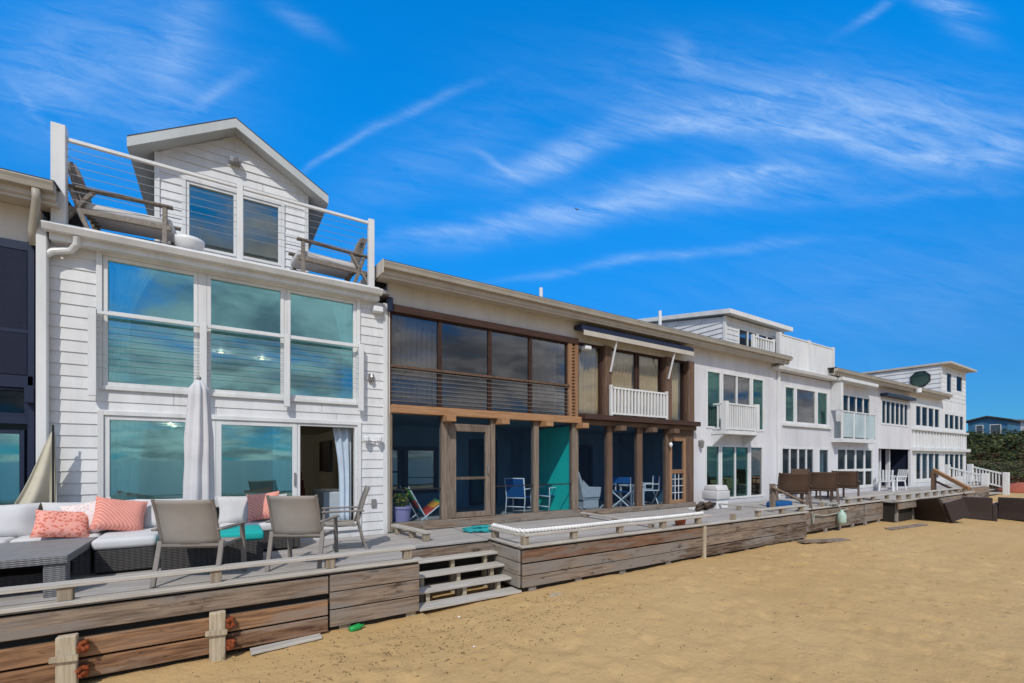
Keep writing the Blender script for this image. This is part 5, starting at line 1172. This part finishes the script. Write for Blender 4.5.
p = G(349, 626, .02); tag(MB().lathe([(.03, 0), (.042, .02), (.042, .13), (.016, .16), (.016, .19)], (0, 0, 0), 12).xform(Matrix.Translation((p.x - .05, 5.97, .045)) @ Matrix.Rotation(1.4, 4, 'Y')).build('plastic_bottle', green, smooth=True), 'bright green plastic piece half under the furnished deck', 'litter')
p = G(556, 597, .06); tag(MB().lathe([(.11, -.1), (.115, .03), (.10, .05), (.0, .055)], (p.x, p.y, .05), 14).build('stump', postw), 'round cut post end showing in the sand beside the steps', 'stump')
p = G(208, 655, 0); tag(MB().lathe([(.02, 0), (.035, .015), (.02, .035), (.005, .04)], (p.x, p.y, .0), 10).build('shell', fabric('shell_cream', (.75, .55, .32))), 'small cream shell on the sand by the right pile', 'shell')
for (px, py, s_, lb) in ((459, 489 + 150, .02, 'small white shell on the open sand nearest the photo centre'), (474, 667, .016, 'tiny white shell near the bottom edge of the sand')):
    p = G(px, py - 20, 0); tag(MB().lathe([(s_ * .6, 0), (s_, s_ * .4), (s_ * .3, s_ * .9)], (p.x, p.y, sand_h(p.x, p.y) - .002), 8).build('shell', white), lb, 'shell')
w = MB()
for k in range(1700):
    x, y = random.uniform(-1, 22), random.uniform(1.3, 5.9)
    if random.random() < .5: x, y = random.gauss(2.6, 1.3), random.gauss(5.2, .55)
    if y > 5.85: continue
    z = sand_h(x, y) + .002; a = random.random() * 6.28; L = random.uniform(.008, .035)
    if random.random() < .55: w.tube([(x - L * math.cos(a), y - L * math.sin(a), z), (x, y, z + .006), (x + L * math.cos(a + .4), y + L * math.sin(a + .4), z)], random.uniform(.0012, .003), 4)
    else: w.obox((x, y, z), (random.uniform(.006, .016), random.uniform(.005, .012), .006), Matrix.Rotation(a, 3, 'Z'))
struct(w.build('beach_litter', paint('dry_seaweed', (0.13, 0.085, 0.05), 0.9, 0.3, 20, False)), 'stuff')

# ------------------------------------------------------------------ background scrub and houses
def tuft(mb, c, r, n, s):
    for k in range(n):
        d_ = Vector((random.gauss(0, 1), random.gauss(0, 1), abs(random.gauss(0, .8)))).normalized() * random.uniform(.45, 1.0)
        lump = 1 + .35 * noise.noise((c[0] + d_.x * 2, c[1] + d_.y * 2, d_.z * 2)); p = Vector((c[0] + d_.x * r * lump, c[1] + d_.y * r * lump, c[2] + d_.z * r * .75 * lump))
        M = Matrix.Rotation(random.random() * 6.28, 3, 'Z') @ Matrix.Rotation(random.random() * 3.14, 3, 'X'); a = s * random.uniform(.6, 1.3)
        mb.add([p + M @ Vector(v) for v in ((-a, 0, 0), (0, -a * .6, 0), (a, 0, .1 * a), (0, a * .6, 0))], [(0, 1, 2, 3)])
sc_ = MB(); sr = MB()
for k in range(260):
    x = 46 + 74 * random.random() ** 1.2; r_ = random.uniform(.12, .29); y = x * r_ + random.uniform(-1.5, 3)
    big = random.random() < .3; hgt = (random.uniform(1.5, 2.5) if big else random.uniform(.45, 1.1)) * (1 + (x - 46) / 140)
    russ = random.random() < (.8 if x < 64 else .22)
    tuft(sr if russ else sc_, (x, y, dune_h(x, y) - .15), hgt * (.6 if russ else 1), 260 if big else 90, .12 if x < 70 else .17)
for k in range(26):
    x = random.uniform(80, 116); y = x * random.uniform(.15, .25); tuft(sc_, (x, y, dune_h(x, y) + .1), random.uniform(1.2, 2.9), 240, .2)
struct(sc_.build('scrub', leafA), 'stuff'); struct(sr.build('dry_scrub', leafR), 'stuff')
SB = 'dark shrubs at the foot of the dune'
for i, (x, px, r_) in enumerate(((50, 975, 1.5), (50, 985, 1.3), (53, 998, 1.4), (49, 1008, 1.0), (54, 1018, 1.5), (50, 1030, 1.3))):
    u_ = (px - 512) / F; y = x * (FW.y + RT.y * u_) / (FW.x + RT.x * u_)
    b = thing('shrub', ['dark green shrub beside the foot of the white stairs', 'dark green shrub second from the white stairs', 'dark green shrub behind the wicker sofas', 'russet low shrub behind the wicker sofas', 'large dark shrub at the right edge of the photo', 'dark shrub partly outside the right edge'][i], 'shrub', (x, y, dune_h(x, y)), SB)
    w = MB(); tuft(w, (x, y, dune_h(x, y) + .3), r_, 700, .10); w.build('foliage', leafR if i == 3 else leafA, b)
    w = MB()
    for k in range(6): a = k; w.tube([(x, y, dune_h(x, y) - .2), (x + .3 * r_ * math.cos(a), y + .3 * r_ * math.sin(a), dune_h(x, y) + .5), (x + .7 * r_ * math.cos(a), y + .7 * r_ * math.sin(a), dune_h(x, y) + 1.1)], [.06, .04, .015], 5)
    w.build('stem', stemm, b)
def far_house(name, label, x, pxa, pxb, pyb, pyt, mat, depth=9, roofm=shingle, wins=()):
    u0, u1 = (pxa - 512) / F, (pxb - 512) / F
    ya = x * (FW.y + RT.y * u0) / (FW.x + RT.x * u0); yb = x * (FW.y + RT.y * u1) / (FW.x + RT.x * u1)
    dep = x / (FW.x + RT.x * (u0 + u1) / 2); z0 = CZ + (HOR - pyb) / F * dep; z1 = CZ + (HOR - pyt) / F * dep
    y0, y1 = min(ya, yb), max(ya, yb); b = thing(name, label, 'house', (x + depth / 2, (y0 + y1) / 2, z0))
    hs = (wins and [(y0 + (y1 - y0) * a, y0 + (y1 - y0) * c_, z0 + (z1 - z0) * e, z0 + (z1 - z0) * f) for (a, c_, e, f) in wins]) or []
    MB().box(x, x + depth, y0, y1, z0 - 3, z1).build('wall', mat, b)
    for (a, c_, e, f) in hs:
        fr = MB(); fr.box(x - .06, x - .002, a - .12, c_ + .12, e - .12, f + .12); fo = fr.build('window', trim, b); MB().box(x - .09, x - .062, a, c_, e, f).build('pane', glassD, fo)
    w = MB(); rh = (y1 - y0) * .16; ov_ = .6
    w.prism([(y0 - ov_, z1 - .12), (y0 - ov_, z1 + .15), ((y0 + y1) / 2, z1 + rh + .15), (y1 + ov_, z1 + .15), (y1 + ov_, z1 - .12), ((y0 + y1) / 2, z1 + rh - .12)], 0, x - ov_, x + depth + ov_); w.build('roof', roofm, b)
    MB().prism([(y0, z1 - .1), (y1, z1 - .1), ((y0 + y1) / 2, z1 + rh - .1)], 0, x + .01, x + .3).build('gable', mat, b)
    return b
far_house('beach_house', 'blue walled beach house with a dark roof on the dune', 128, 968, 1008, 442, 421, bluehouse, 10, shingle, ((.18, .42, .15, .8), (.62, .78, .2, .8)))
far_house('beach_house', 'pale grey beach house at the right edge of the photo behind the blue house', 150, 1006, 1034, 440, 423, greyh, 10, roomd, ((.2, .35, .2, .7), (.6, .75, .2, .7)))
far_house('beach_house', 'low pale house half hidden in the scrub below the blue house', 100, 996, 1022, 462, 449, greyh, 5, greyh)
u_ = (1024 - 512) / F; x = 44; y = x * (FW.y + RT.y * u_) / (FW.x + RT.x * u_)
w = MB().lathe([(1.4, -.2), (1.25, .2), (.8, .5), (.2, .65)], (x, y, sand_h(x, y)), 14); w.build('tarp', orangeT, smooth=True); tag(bpy.data.objects['tarp'], 'orange tarpaulin heap on the sand by the scrub at right', 'tarp')
# gull far off in the sky
dirv = FW + RT * ((577 - 512) / F) + Vector((0, 0, (HOR - 210) / F)); p = Vector((0, 0, CZ)) + dirv * 95
w = MB(); w.lathe([(.02, -.25), (.09, -.1), (.10, .1), (.03, .28)], (0, 0, 0), 8); w.xform(Matrix.Rotation(math.pi / 2, 4, 'X'))
for s_ in (-1, 1): w.add([(s_ * .06, -.12, .02), (s_ * .06, .12, .02), (s_ * .4, .10, .16), (s_ * .4, -.12, .17), (s_ * .8, -.10, .06), (s_ * .06, 0, .06), (s_ * .4, 0, .19)], [(0, 1, 2, 3), (3, 2, 4), (0, 3, 6, 5), (5, 6, 2, 1), (3, 4, 6), (6, 4, 2)])
gb_ = w.build('gull', greyv); gb_.location = p; tag(gb_, 'gull flying in the blue sky above the roofs', 'bird')
